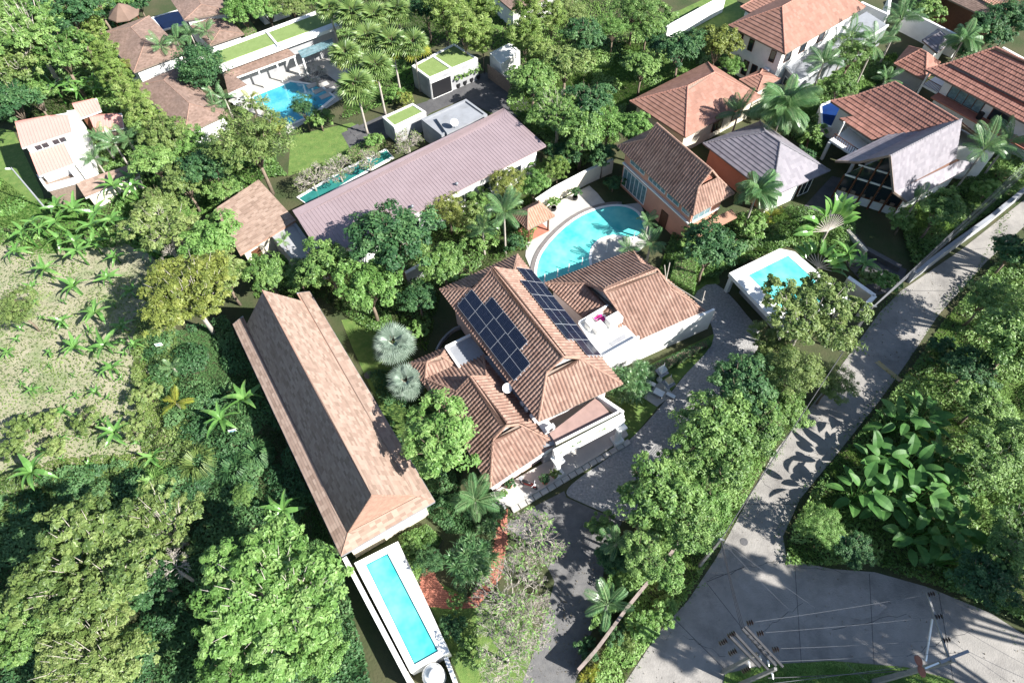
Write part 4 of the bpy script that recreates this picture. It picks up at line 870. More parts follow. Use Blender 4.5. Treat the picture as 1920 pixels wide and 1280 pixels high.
o = T('pink_carport', 'pale pink sheet roofed carport between shed and bamboo', 'shed', base([(180, 248), (223, 249)])); shed_roof(o, [(180, 250), (232, 240), (228, 212), (167, 218)], 2.8, 3.2, 'sheetp', 'wood2')
o = T('lean_to_roof', 'long tan lean-to roof along the garden wall by the banana clump', 'shed', base([(158, 370), (255, 310)])); shed_roof(o, [(160, 371), (262, 330), (252, 306), (143, 344)], 2.2, 2.6, 'shingle', 'cream')
# ---- lap pool box at the end of the hall
zp = 1.9; po = [P(*p, zp) for p in ((664, 1055), (746, 1014), (843, 1222), (769, 1259))]; pw = [P(*p, zp) for p in ((686, 1058), (727, 1037), (822, 1220), (777, 1245))]
lp = T('raised_pool', 'narrow raised turquoise pool with broad white rim beside the hall end', 'swimming pool', base([(664, 1055), (843, 1222)]))
b = MB()
for i in range(4): j = (i+1) % 4; b.prism([po[i], po[j], pw[j], pw[i]], -.05, zp)
b.build('rim', M['white'], lp)
b = MB()
for i in range(4): b.bar(pw[i]+Vector((0, 0, -.06)), pw[(i+1) % 4]+Vector((0, 0, -.06)), .1, .07)
b.build('waterline_tiles', M['wtile'], lp); MB().prism(pw, -.05, zp-.1).build('water', M['pool'], lp)
b = MB()
for i in (3,): A = LP(po[0], pw[0], .62); B = LP(po[3], pw[3], .62); b.bar(A+Vector((0, 0, .002)), B+Vector((0, 0, .002)), .06, .02)
b.build('overflow_slot', M['grey'], lp)
wall_line('garden_wall', 'narrow white wall running beside the raised pool, far side from garden', wt([(646, 1045), (775, 1290)], 1.9), 1.9, .28, 'white', 'white')
q = [P(*p, 1.0) for p in ((656, 1062), (668, 1060), (772, 1268), (760, 1275))]; struct(MB().prism(q, -.03, .6).build('gravel_strip', M['ground'], None, loc=(0, 0, 0)))
wall_line('garden_wall', 'short white wall beyond the near end of the raised pool', wt([(836, 1232), (862, 1300)], 1.7), 1.7, .22, 'white', 'white')
p = P(810, 1262, 2.2); p.z = 0; o = T('water_tank', 'white domed water tank at the near end of the raised pool', 'water tank', p); MB().lathe(p, [(.84, 0), (.88, .1), (.86, 1.5), (.8, 1.75)], 24).build('tank_body', M['plastic'], o, smooth=True); MB().lathe(p, [(.8, 1.76), (.6, 1.95), (.34, 2.02), (.34, 2.12), (.02, 2.14)], 24).build('lid', M['plastic'], o, smooth=True)
# ---- raised pool over carport on the right
zq = 3.0; so = [P(*p, zq) for p in ((1367, 512), (1462, 466), (1490, 472), (1600, 567), (1470, 622))]; sw = [P(*p, zq) for p in ((1403, 516), (1477, 479), (1562, 556), (1478, 590))]
rp = T('carport_pool', 'raised square turquoise pool on white slab over a carport', 'swimming pool', base([(1367, 512), (1490, 472), (1470, 622)]))
MB().prism(so, zq-.5, zq-.06).build('slab', M['white'], rp)
b = MB()
for A in ((so[0], so[1], sw[1], sw[0]), (so[1], so[2], sw[1]), (so[2], so[3], sw[2], sw[1]), (so[3], so[4], sw[3], sw[2]), (so[4], so[0], sw[0], sw[3])): b.prism(list(A), zq-.059, zq+.02)
b.build('rim', M['white'], rp); MB().prism(sw, zq-.058, zq-.03).build('water', M['pool'], rp)
for i, t in ((0, .08), (2, .08), (3, .08), (4, .1)): p = LP(so[i], sum(so, Vector())/5, t); MB().box((p.x, p.y, 1.2), (.45, .45, 2.6), R_(28)).build('pillar', M['white'], rp)
MB().prism([LP(p, sum(so, Vector())/5, .3) for p in so], -.05, 2.48).build('back_wall', M['grey'], rp)
# ---- kidney pool
KP = [(1008, 520), (1010, 490), (1025, 462), (1055, 430), (1090, 405), (1130, 390), (1165, 387), (1192, 397), (1206, 420), (1205, 436), (1185, 444), (1150, 441), (1125, 448), (1110, 462), (1104, 485), (1106, 510), (1085, 528), (1030, 532)]
sheet('pool_deck', [(985, 480), (990, 430), (1010, 400), (1065, 368), (1105, 348), (1120, 362), (1140, 387), (1200, 380), (1225, 440), (1200, 470), (1130, 500), (1090, 540), (1010, 540)], .06, 'stone', .05)
sheet('pool_deck_overlay', [(1050, 385), (1100, 352), (1142, 388), (1100, 402), (1078, 412)], .066, 'stone', .01)  # thin second sheet of the same stone on the deck
kp = pool_inground('kidney_pool', 'large kidney shaped turquoise pool behind the villa roofs', KP, .12, 'pool', .3, 'white', .05, 4)
b = MB(); q = [P(*p, .1) for p in smooth_px(KP, 4)]; n = len(q)
for i in range(4*0, 4*6):
    t = (q[i+1]-q[i-1]).normalized(); nn2 = Vector((t.y, -t.x, 0))
    t2 = (q[(i+2) % n]-q[i]).normalized(); n3 = Vector((t2.y, -t2.x, 0))
    cen = sum(q, Vector())/n; s = 1 if nn2.dot(q[i]-cen) > 0 else -1
    b.prism([q[i]+nn2*s*.31, q[i+1]+n3*s*.31, q[i+1]+n3*s*.75, q[i]+nn2*s*.75], .05, .13)
b.build('tile_border', M['coping'], kp)
for i, (u, v) in enumerate(((1021, 527), (1045, 517), (1066, 508), (1091, 496), (1137, 472), (1188, 448))):
    p = P(u, v, .1); o = T('pool_fence_post', 'slim white fence post on the near edge of the kidney pool', 'post', p, 'fence posts along the kidney pool'); MB().tube([p, p+Vector((0, 0, 1.2))], .05, 6).build('shaft', M['plastic'], o); MB().box(p+Vector((0, 0, .03)), (.2, .2, .06)).build('foot', M['plastic'], o)
wall_line('garden_wall', 'cream garden wall behind the kidney pool deck', wt([(1005, 375), (1040, 352), (1105, 318), (1150, 298)], 2.2), 2.2, .25, 'cream', 'white')
wall_line('garden_wall', 'shaded wall under the trees right of the villa behind the garden', wt([(760, 512), (800, 490)], 2), 2, .25, 'grey', 'white')
# ---- street walls
SW = [(1925, 352), (1860, 405), (1790, 455), (1715, 512)]
wall_line('street_wall', 'long blue grey wall along the shaded far stretch of road', wt(SW, 1.6), 1.6, .35, 'grey', 'ltgrey')
wall_line('street_wall', 'cream wall at the drive entrance beside the carport pool', wt([(1590, 520), (1640, 555), (1620, 575)], 1.8), 1.8, .35, 'cream', 'white')
wall_line('street_wall', 'garden wall with maroon top along the driveway by the junction', wt([(1084, 1256), (1120, 1215), (1175, 1140), (1240, 1060), (1310, 970)], 1.9), 1.9, .16, 'mossy', 'mossy')
wall_line('entry_wall', 'pale low wall dividing the shaded entry lanes above carport pool', wt([(1590, 430), (1625, 470)], .9), .9, .4, 'cream')
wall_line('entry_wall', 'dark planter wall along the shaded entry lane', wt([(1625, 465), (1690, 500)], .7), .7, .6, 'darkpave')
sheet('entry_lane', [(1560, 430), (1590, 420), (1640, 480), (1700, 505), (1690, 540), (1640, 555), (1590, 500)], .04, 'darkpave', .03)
# ================================================================== VEGETATION LIBRARY
def rvec(n): v = rng.normal(size=(n, 3)); return v/np.linalg.norm(v, axis=1, keepdims=True)
def leaf_mesh(name, pos, nrm, size, mat_, tint, asp=.5):
    """pos, nrm: (n,3); kite-shaped leaves"""
    n = len(pos); t = rvec(n); nrm = nrm/np.linalg.norm(nrm, axis=1, keepdims=True)
    t = t-nrm*(t*nrm).sum(1, keepdims=True); t /= np.linalg.norm(t, axis=1, keepdims=True); s = np.cross(nrm, t)
    L = (size*rng.uniform(.45, 1.6, n))[:, None]
    V = np.stack([pos-t*L*.5, pos+s*L*asp*.5-t*L*.05, pos+t*L*.5-nrm*L*.12, pos-s*L*asp*.5-t*L*.05], 1).reshape(-1, 3)
    return mesh(name, V, np.arange(n*4).reshape(n, 4), mat_, tint=tint)
def crown_pts(R, squash, nlobe, nclump, per, lobe_r=.5, spread=.62, low=-.25):
    """lobes -> clumps -> leaves; returns pos, nrm, tint"""
    lobes = []
    for i in range(nlobe):
        a = i*2.4+rng.uniform(0, .8); r = R*spread*math.sqrt((i+.4)/nlobe)
        lobes.append((np.array([math.cos(a)*r, math.sin(a)*r, R*squash*rng.uniform(-.15, .45)*(1-.55*r/R)]), R*lobe_r*rng.uniform(.75, 1.15)))
    P_, N_, T_ = [], [], []
    for i in range(nclump):
        c, lr = lobes[i % nlobe]; d = rvec(1)[0]
        while d[2] < low: d = rvec(1)[0]
        cc = c+d*lr*np.array([1, 1, squash])*(rng.uniform(.78, 1.08) if rng.random() > .16 else rng.uniform(1.08, 1.38)); cr = lr*rng.uniform(.13, .48); k = int(per*rng.uniform(.6, 1.4)); ct = rng.uniform(.1, .8)
        dd = rvec(k); dd[:, 2] = np.where(dd[:, 2] < -.3, -dd[:, 2], dd[:, 2])
        P_.append(cc+dd*cr*(rng.random(k)**.4)[:, None]*np.array([1, 1, .7])); N_.append(dd*.55+d*.35+np.array([0, 0, .55])+rng.normal(size=(k, 3))*.33); T_.append(np.clip(ct+rng.normal(0, .16, k)+.12*dd[:, 2], 0, 1))
    return np.concatenate(P_), np.concatenate(N_), np.concatenate(T_), lobes
def limbs(name, R, zc, lobes, r0, mat_, bare=0.0):
    b = MB(); h = zc*.55
    b.tube([(0, 0, -.1), (R*.02, R*.03, h*.5), (0, 0, h)], [r0*1.25, r0, r0*.8], 8)
    for c, lr in lobes:
        e = Vector((c[0]*.9, c[1]*.9, zc+c[2]+lr*.3*(1+bare))); m = Vector((c[0]*.4, c[1]*.4, h+(zc-h)*.45)); b.tube([(0, 0, h*.92), m, e], [r0*.6, r0*.4, r0*.12], 6)
        for j in range(4): q = e+Vector((random.uniform(-1, 1), random.uniform(-1, 1), random.uniform(-.2, .9)))*lr*.8; b.tube([LP(m, e, .6), LP(m, q, .7), q], [r0*.22, r0*.14, r0*.04], 5)
    return mesh(name, b.v, b.f, mat_, smooth=True)
TREES = {}   # kind -> list of (R, zc, crown mesh, trunk mesh)
def tree_kind(kind, R, zc, squash, nl, nc, per, leaf, n=3, asp=.5, lobe_r=.5, spread=.62, r0=.18, bark='bark', low=-.25, bare=0.0):
    out = []
    for i in range(n):
        p, nr_, t, lb = crown_pts(R, squash, nl, nc, per, lobe_r, spread, low); p[:, 2] += zc
        ok = p[:, 2] > .15; out.append((R, zc, leaf_mesh('crown', p[ok], nr_[ok], leaf, M['leaf'], t[ok], asp), limbs('trunk', R, zc, lb, r0, M[bark], bare)))
    TREES[kind] = out
tree_kind('small', 1.3, 1.2, .85, 5, 60, 46, .2, 4, r0=.07)
tree_kind('mid', 3.0, 5.2, .72, 8, 170, 64, .27, 5, r0=.17)
tree_kind('fine', 3.0, 5.2, .8, 9, 220, 62, .2, 4, asp=.34, r0=.14)
tree_kind('big', 5.6, 8.0, .55, 17, 330, 80, .3, 3, asp=.5, lobe_r=.3, spread=.8, r0=.26, bark='barkg', bare=.55)
tree_kind('sparse', 4.2, 5.6, .55, 11, 170, 46, .28, 3, lobe_r=.36, spread=.8, r0=.2, bark='barkg', bare=.9)
tree_kind('round', 2.6, 3.4, .9, 3, 220, 60, .2, 1, lobe_r=.8, spread=.22, r0=.2)
tree_kind('bamboo', 1.9, 4.6, 1.5, 7, 150, 60, .26, 4, asp=.22, lobe_r=.5, spread=.6, r0=.06, low=-.7)
USED = {}
def tree(kind, u, v, rpx, m, label, name='tree', cat='tree', group=None, z=None, trunk=None, rot=None):
    var = TREES[kind]; k = USED.get(kind, 0); USED[kind] = k+1; R, zc, cm, tm = var[k % len(var)]
    s = rpx*(.82 if kind == 'big' else .92)*mpp(u, v, 3.5)/R; zz = zc*s
    p = P(u, v, zz if z is None else z); dz = 0 if z is None else z-zz
    o = T(name, label, cat, (p.x, p.y, 0), group); o.rotation_euler = (0, 0, random.uniform(0, 6.28) if rot is None else rot)
    zs = s if z is None else s*z/zz
    c = link('crown', cm, o); c.scale = (s, s, s*random.uniform(.92, 1.08)); c.location = (0, 0, dz)
    c.material_slots[0].link = 'OBJECT'; c.material_slots[0].material = M[m]
    t = link('trunk', tm, o); t.scale = (s, s, zs); return o
# ---- palm fronds
def frond_mesh(name, L, n, droop, width, mat_, lift=.35, ldroop=.4, lw=.05):
    V, F, tt = [], [], []
    def pt(t): return np.array([L*t*(1-.12*t*droop), 0, L*(lift*t-droop*t*t*.62)])
    for i in range(10):
        a, b_ = pt(i/10), pt((i+1)/10); w_ = .03*L*(1-i/10)*.5+.006; k = len(V); V += [a+[0, w_, 0], a-[0, w_, 0], b_-[0, w_*.85, 0], b_+[0, w_*.85, 0]]; F.append((k, k+1, k+2, k+3)); tt.append(.95)
    for i in range(n):
        t = .14+.86*(i+.5)/n; c = pt(t); d = pt(min(1, t+.03))-pt(t-.03); d /= np.linalg.norm(d); ll = width*L*math.sin(math.pi*min(1, (t*.86+.1)))**.6
        for s in (-1, 1):
            sv = np.array([0, s, 0]); up = np.cross(d, sv)*s; up = up if up[2] > 0 else -up
            dr = sv*.85+d*.6+up*.12*rng.uniform(-.5, 1); dr /= np.linalg.norm(dr); mid_ = c+dr*ll*.5; tip = c+dr*ll*.93+np.array([0, 0, -ll*ldroop*rng.uniform(.7, 1.3)]); w_ = d*L*lw*.5
            k = len(V); V += [c-w_*.4, mid_-w_, tip, mid_+w_]; F.append((k, k+1, k+2, k+3) if s < 0 else (k+3, k+2, k+1, k)); tt.append(rng.uniform(.25, .75))
    return mesh(name, np.array(V), np.array(F), mat_, tint=tt)
FR = {'feather': [frond_mesh('frond', 1, 34, d, .27, M['palm'], l, .5, .022) for d, l in ((.75, .5), (1.0, .55), (.5, .6))],
      'plume': [frond_mesh('frond', 1, 46, d, .26, M['palm'], l, 1.0, .022) for d, l in ((1.2, .6), (1.5, .65), (.9, .7))]}
def fan_mesh(R, n, mat_, arc=300, fold=.12):
    V, F, tt = [], [], []
    for i in range(n):
        a = R_(-arc/2+arc*(i+.5)/n); da = R_(arc/n)*.42; V0 = len(V); rr = R*rng.uniform(.9, 1.05)
        f = lambda ang, r, z: np.array([math.cos(ang)*r, math.sin(ang)*r, z-.22*r*r/R])
        V += [f(a, .02, 0), f(a-da, rr*.6, -fold*R*.25), f(a, rr, -.05*R), f(a+da, rr*.6, -fold*R*.25), f(a, rr*.6, fold*R*.25)]
        F += [(V0, V0+1, V0+4), (V0+1, V0+2, V0+4), (V0+4, V0+2, V0+3), (V0, V0+4, V0+3)]; tt += [rng.uniform(.2, .8)]*4
    return mesh('fan_leaf', np.array(V), np.array(F), mat_, tint=tt)
FAN = [fan_mesh(1, 17, M['fan'], 290, .2), fan_mesh(1, 19, M['fan'], 300, .2)]
FANS = [fan_mesh(1, 30, M['silver'], 320, .08), fan_mesh(1, 28, M['silver'], 300, .1)]
def blade_mesh(L, W, droop, lift, mat_, seed, tear=.0, n=9, fold=.25, tip=.55):
    V, F, tt = [], [], []; r = np.random.default_rng(seed)
    for i in range(n+1):
        t = i/n; wd = W*math.sin(math.pi*min(1, t**tip*.93+.05))**.75*(1 if i < n else .1); c = np.array([L*t*(1-.1*droop*t), 0, L*(lift*t-droop*t*t)])
        j = r.uniform(1-tear, 1) if 0 < i < n else 1; k_ = r.uniform(1-tear, 1) if 0 < i < n else 1
        V += [c+[0, wd*.5*j, wd*.5*fold], c, c+[0, -wd*.5*k_, wd*.5*fold]]
    for i in range(n): a = i*3; F += [(a, a+3, a+4, a+1), (a+1, a+4, a+5, a+2)]; q = r.uniform(.3, .7); tt += [q, q+.1]
    return mesh('leaf', np.array(V), np.array(F), mat_, tint=tt)
BAN = [blade_mesh(1, .26, d, l, M['banana'], i, .25) for i, (d, l) in enumerate(((.55, .45), (.8, .6), (.35, .55), (1.0, .7)))]
EAR = [blade_mesh(1, .5, d, l, M['bigleaf'], i+20, .04, 10, .22, .8) for i, (d, l) in enumerate(((.35, .15), (.5, .2), (.25, .1)))]
STRAP = [blade_mesh(1, .07, d, l, M['palm'], i+40, 0, 5, .2) for i, (d, l) in enumerate(((.7, .6), (1.0, .7), (.45, .6)))]
def place(me, root, name, az, el, s, off=(0, 0, 0), m=None, roll=0):
    o = link(name, me, root); q = Quaternion((0, 0, 1), az) @ Quaternion((0, 1, 0), -el) @ Quaternion((1, 0, 0), roll)
    o.rotation_mode = 'QUATERNION'; o.rotation_quaternion = q; o.scale = (s, s, s) if not hasattr(s, '__len__') else s; o.location = off
    if m: o.material_slots[0].link = 'OBJECT'; o.material_slots[0].material = M[m]
    return o
TM = {}
def trunk_mesh(h, r, m, lean=0, rings=0):
    b = MB(); k = 8; pts = [(lean*h*(i/k)**2, 0, h*i/k-.05) for i in range(k+1)]; b.tube(pts, [r*(1.35 if i == 0 else 1-.3*i/k) for i in range(k+1)], 8); return mesh('trunk', b.v, b.f, M[m], smooth=True)
def palm(u, v, rpx, h, label, kind='feather', n=16, m=None, group=None, name='palm_tree', multi=1, droop=0.0, bark='barkg', tr=.14):
    p = P(u, v, h); R = rpx*mpp(u, v, h); o = T(name, label, 'palm', (p.x, p.y, 0), group); o.rotation_euler = (0, 0, random.uniform(0, 6.28))
    for j in range(multi):
        off = Vector((0, 0, 0)) if multi == 1 else Vector((math.cos(j*2.4)*R*.42, math.sin(j*2.4)*R*.42, 0)); hh = h*(1 if j == 0 else random.uniform(.75, 1)); RR = R if multi == 1 else R*.72
        t = link('trunk', trunk_mesh(hh, tr, bark), o); t.location = off; ORG[t] = ORG[o]
        for i in range(n if multi == 1 else max(7, n//2)):
            el = [.15, .45, .8, -.15][i % 4]+random.uniform(-.15, .15)-droop; me = FR[kind][i % 3]
            place(me, o, 'frond', i*2.399+j+random.uniform(-.2, .2), el, RR*random.uniform(.85, 1.1)/max(.75, math.cos(el*.7)), (off.x, off.y, hh-.05), m, random.uniform(-.25, .25))
    return o
def fanpalm(u, v, rpx, h, label, silver=False, n=16, group=None, name='fan_palm', m=None):
    p = P(u, v, h); R = rpx*mpp(u, v, h); o = T(name, label, 'palm', (p.x, p.y, 0), group); o.rotation_euler = (0, 0, random.uniform(0, 6.28))
    link('trunk', trunk_mesh(h, .17 if not silver else .22, 'barkg'), o); L = FANS if silver else FAN
    for i in range(n):
        az = i*2.399; el = (1.25-1.5*(i/n))+random.uniform(-.1, .1); pl = R*.52; d = Vector((math.cos(az)*math.cos(el), math.sin(az)*math.cos(el), math.sin(el)))
        st = MB().tube([(0, 0, 0), d*pl], [.03, .02], 4); s_ = link('petiole', mesh('petiole', st.v, st.f, M['bark']), o); s_.location = (0, 0, h-.1)
        lf = place(L[i % 2], o, 'fan_leaf', az, el*.85-.15, R*.62*random.uniform(.85, 1.1), tuple(d*pl+Vector((0, 0, h-.1))), m if el > -.05 or silver else ('palmy' if m is None and i % 2 else m), 0)
    return o
def banana(u, v, rpx, label, n=8, h=None, group=None, m=None, name='banana_plant', stems=1):
    R = rpx*mpp(u, v, 1.5); h = h or R*.8; p = P(u, v, h); o = T(name, label, 'plant', (p.x, p.y, 0), group); o.rotation_euler = (0, 0, random.uniform(0, 6.28))
    for j in range(stems):
        off = Vector((0, 0, 0)) if stems == 1 else Vector((math.cos(j*2.1)*R*.45, math.sin(j*2.1)*R*.45, 0)); hh = h*random.uniform(.8, 1.1); RR = R if stems == 1 else R*.75
        b = MB().tube([(0, 0, -.03), (.02, 0, hh*.5), (0, 0, hh)], [.12*min(1, R), .1*min(1, R), .05*min(1, R)], 7); t = link('stem', mesh('stem', b.v, b.f, M['banana']), o); t.location = off
        for i in range(n): place(BAN[(i+j) % 4], o, 'leaf', i*2.399+j, random.uniform(-.1, .55), RR*random.uniform(.8, 1.12), (off.x, off.y, hh-.04), m, random.uniform(-.5, .5))
    return o
def eargrp(u, v, rpx, label, n=9, h=1.2, group=None, m=None, name='elephant_ear'):
    R = rpx*mpp(u, v, h); p = P(u, v, h); o = T(name, label, 'plant', (p.x, p.y, 0), group); o.rotation_euler = (0, 0, random.uniform(0, 6.28))
    for i in range(n):
        az = i*2.399+random.uniform(-.3, .3); rr = R*(.15+.5*math.sqrt(i/n)); hh = h*random.uniform(.75, 1.25)*(1.15-.5*i/n); tip = Vector((math.cos(az)*rr, math.sin(az)*rr, hh))
        b = MB().tube([(0, 0, -.05), (tip.x*.4, tip.y*.4, hh*.6), tip], [.04, .035, .02], 5); link('stalk', mesh('stalk', b.v, b.f, M['banana']), o)
        place(EAR[i % 3], o, 'leaf', az+random.uniform(-.5, .5), random.uniform(-.25, .9), R*random.uniform(.55, .95), tuple(tip), m, random.uniform(-.4, .4))
    return o
def rosette(u, v, rpx, label, heads=7, h=1.6, m='palm', group=None, name='dracaena', per=34):
    """bush of strap-leaf heads"""
    R = rpx*mpp(u, v, h); p = P(u, v, h); o = T(name, label, 'plant', (p.x, p.y, 0), group)
    for j in range(heads):
        a = j*2.399; rr = R*.62*math.sqrt(j/heads); c = Vector((math.cos(a)*rr, math.sin(a)*rr, h*random.uniform(.7, 1.05)*(1.1-.4*j/heads)))
        b = MB().tube([(c.x*.25, c.y*.25, -.05), (c.x*.7, c.y*.7, c.z*.6), c], [.07, .05, .04], 6); link('stem', mesh('stem', b.v, b.f, M['bark']), o)
        V, F, tt = [], [], []
        for i in range(per*3):
            az = rng.uniform(0, 6.28); el = rng.uniform(-.5, 1.4); L = R*.42*rng.uniform(.7, 1.1); d = np.array([math.cos(az)*math.cos(el), math.sin(az)*math.cos(el), math.sin(el)]); s = np.array([-math.sin(az), math.cos(az), 0])*L*.05; c0 = np.array(c); k = len(V); s = s*.7
            V += [c0-s*.5, c0+d*L*.55-s, c0+d*L+np.array([0, 0, -L*.3]), c0+d*L*.55+s]; F.append((k, k+1, k+2, k+3)); tt.append(rng.uniform(.1, .9))
        link('leaf_head', mesh('leaf_head', np.array(V), np.array(F), M[m], tint=tt), o)
    return o
def bare_tree(u, v, rpx, label, h=3.0, leaves=260, m='leafb', name='frangipani_tree', seed=1, depth_=6, group=None):
    rs = random.Random(seed); R = rpx*mpp(u, v, h); p = P(u, v, h*.8); o = T(name, label, 'tree', (p.x, p.y, 0), group); b = MB(); tips = []
    def grow(a, d, L, r, k):
        e = a+d*L; b.tube([a, LP(a, e, .5)+Vector((rs.uniform(-1, 1), rs.uniform(-1, 1), rs.uniform(-.5, .5)))*L*.08, e], [r, r*.85, r*.72], 5, cap=(k == 0))
        if k == 0: tips.append((e, d)); return
        for i in range(3 if k > depth_-3 or rs.random() < .35 else 2):
            nd = (d+Vector((rs.uniform(-1, 1), rs.uniform(-1, 1), rs.uniform(-.5, .55)))*.85).normalized(); nd.z = max(nd.z, -.1); grow(e, nd.normalized(), L*rs.uniform(.68, .86), r*.7, k-1)
    for i in range(6): a = i*1.05+rs.random(); grow(Vector((0, 0, h*.52)), Vector((math.cos(a)*rs.uniform(.4, 1), math.sin(a)*rs.uniform(.4, 1), .6)).normalized(), R*.27, .065, depth_)
    b.tube([(0, 0, -.1), (0, 0, h*.55)], [.16, .11], 8)
    link('branches', mesh('branches', b.v, b.f, M['barkg'], smooth=True), o)
    pos, nr_ = [], []
    for i in range(leaves): e, d = rs.choice(tips); pos.append(np.array(e)+rng.normal(size=3)*.1); nr_.append(np.array([rs.uniform(-.6, .6), rs.uniform(-.6, .6), 1]))
    link('leaves', leaf_mesh('leaves', np.array(pos), np.array(nr_), .26, M[m], rng.random(leaves), .38), o); return o
def hedge(px, h, label, m='leaf', leaf=.14, dens=260, name='hedge', closed=True, z0=0.0, cat='hedge'):
    """clipped hedge over a pixel polygon drawn at its top"""
    q = [P(*p, h) for p in px]; c = sum(q, Vector())/len(q); o = T(name, label, cat, (c.x, c.y, 0))
    core = [LP(p, c, .07) for p in q]; MB().prism(core, z0-.03, h-.12).build('twig_core', M['bark'], o)
    pos, nr_ = [], []; n = len(q)
    xs = [p.x for p in q]; ys = [p.y for p in q]; area = abs(sum(q[i].x*q[(i+1) % n].y-q[(i+1) % n].x*q[i].y for i in range(n)))/2; need = int(area*dens)
    while need > 0:
        x, y = rng.uniform(min(xs), max(xs)), rng.uniform(min(ys), max(ys))
        if in_poly(x, y, q): pos.append((x, y, h+rng.normal(0, .06))); nr_.append((rng.normal(0, .5), rng.normal(0, .5), 1)); need -= 1
    for i in range(n):
        a, d = q[i], q[(i+1) % n]; L = (d-a).length; nn_ = (d-a).cross(Vector((0, 0, 1))).normalized(); nn_ = nn_ if nn_.dot(a-c) > 0 else -nn_
        for k in range(int(L*(h-z0)*dens)): g = LP(a, d, rng.random()); pos.append((g.x+rng.normal(0, .05), g.y+rng.normal(0, .05), rng.uniform(z0, h))); nr_.append((nn_.x+rng.normal(0, .5), nn_.y+rng.normal(0, .5), .4+rng.normal(0, .4)))
    pos = np.array(pos)-np.array([c.x, c.y, 0]); link('foliage', leaf_mesh('foliage', pos, np.array(nr_), leaf, M[m], rng.random(len(pos))), o); return o
def ground_cover(name, label, px, n, h, leaf, m, bumps=40, asp=.5, cat='undergrowth', z0=0.0, hill=1.0):
    """uncountable low growth over a polygon: leaves heaped on random mounds"""
    q = [P(*p, 0) for p in px]; xs = [p.x for p in q]; ys = [p.y for p in q]
    bx = np.stack([rng.uniform(min(xs), max(xs), bumps), rng.uniform(min(ys), max(ys), bumps)], 1); br = rng.uniform(.8, 2.4, bumps)*hill; bh = h*rng.uniform(.3, 1.0, bumps)
    pts = np.stack([rng.uniform(min(xs), max(xs), n*3), rng.uniform(min(ys), max(ys), n*3)], 1); keep = np.array([in_poly(x, y, q) for x, y in pts]); pts = pts[keep][:n]
    d2 = ((pts[:, None, :]-bx[None])**2).sum(-1); g = bh[None]*np.clip(1-d2/(br**2)[None], 0, 1)**.5; top = g.max(1)+.12; gi = g.argmax(1)
    fr = rng.random(len(pts))**.35; pos = np.column_stack([pts, z0+top*fr+rng.normal(0, .05, len(pts))]); out = (pts-bx[gi])/br[gi][:, None]
    nr_ = np.column_stack([out*.8+rng.normal(size=(len(pts), 2))*.4, np.full(len(pts), .8)]); nr_[:, 2] += rng.normal(0, .2, len(pts))
    tt = np.clip(rng.random(bumps)[gi]*.6+rng.normal(.2, .15, len(pts)), 0, 1); ok = pos[:, 2] > .01
    c = np.array([q[0].x, q[0].y, 0]); o = link(name, leaf_mesh(name, pos[ok]-c, nr_[ok], leaf, M[m], tt[ok], asp), None, tuple(c)); o['kind'] = 'stuff'; tag(o, label, cat); return o
def tuft(u, v, rpx, label, m='leafo', n=260, h=1.2, group=None, name='grass_clump'):
    R = rpx*mpp(u, v, .5); p = P(u, v, .4); p.z = 0; V, F, tt = [], [], []
    for i in range(n):
        az = rng.uniform(0, 6.28); r0 = rng.uniform(0, .25)*R; L = R*rng.uniform(.7, 1.1); b0 = np.array([math.cos(az)*r0, math.sin(az)*r0, 0]); d = np.array([math.cos(az), math.sin(az), 0]); s = np.array([-d[1], d[0], 0])*.035; hh = h*rng.uniform(.6, 1.1)
        k = len(V); V += [b0-s, b0+s, b0+d*L*.5+[0, 0, hh]+s, b0+d*L*.5+[0, 0, hh]-s, b0+d*L+[0, 0, hh*.5]]; F += [(k, k+1, k+2, k+3), (k+3, k+2, k+4, k+4)]; tt += [rng.random()]*2
    F = [f if f[2] != f[3] else f[:3] for f in F]; me = mesh('blades', V, F, M[m]); a = me.attributes.new('tint', 'FLOAT', 'FACE'); a.data.foreach_set('value', np.array(tt, np.float32))
    o = T(name, label, 'grass', (p.x, p.y, 0), group); link('blades', me, o); return o
# ================================================================== PLANTING
ground_cover('undergrowth', 'dense green undergrowth of the thicket right of the road', [(1470, 1060), (1480, 990), (1540, 890), (1620, 800), (1700, 700), (1770, 600), (1860, 500), (1990, 400), (2120, 700), (2000, 1220), (1860, 1140), (1640, 1062)], 90000, 2.0, .26, 'leaf', 170, hill=1.3)
ground_cover('undergrowth', 'low shaded growth between the field and the shingle hall', [(260, 640), (430, 600), (640, 1050), (700, 1290), (400, 1290), (-60, 1290), (-60, 960), (140, 880), (330, 860), (300, 740)], 90000, 1.2, .26, 'leafd', 220)  # dark leaf colour paints in the shade over this strip
ground_cover('undergrowth', 'leafy growth under the trees in the upper left', [(-60, -40), (250, -30), (260, 130), (250, 330), (60, 230), (-60, 240)], 45000, 1.8, .36, 'leaf', 110, hill=1.8)
ground_cover('undergrowth', 'green verge growth between garden wall and the road', [(1105, 1290), (1145, 1180), (1240, 1040), (1330, 900), (1420, 780), (1480, 740), (1500, 780), (1445, 850), (1390, 950), (1330, 1050), (1285, 1125), (1235, 1180), (1165, 1285)], 34000, .8, .2, 'leafb', 90)
ground_cover('undergrowth', 'mixed garden growth under trees between pink roof and villa', [(470, 480), (620, 470), (760, 430), (1010, 320), (1040, 360), (990, 470), (830, 540), (800, 660), (690, 620), (600, 560), (480, 560)], 30000, 1.0, .25, 'leaf', 90)
ground_cover('undergrowth', 'garden growth under trees between the pools and upper gardens', [(960, 160), (1080, 90), (1240, 60), (1380, 110), (1330, 130), (1180, 190), (1150, 280), (1060, 330), (1020, 270), (950, 200)], 36000, 1.2, .3, 'leaf', 90)
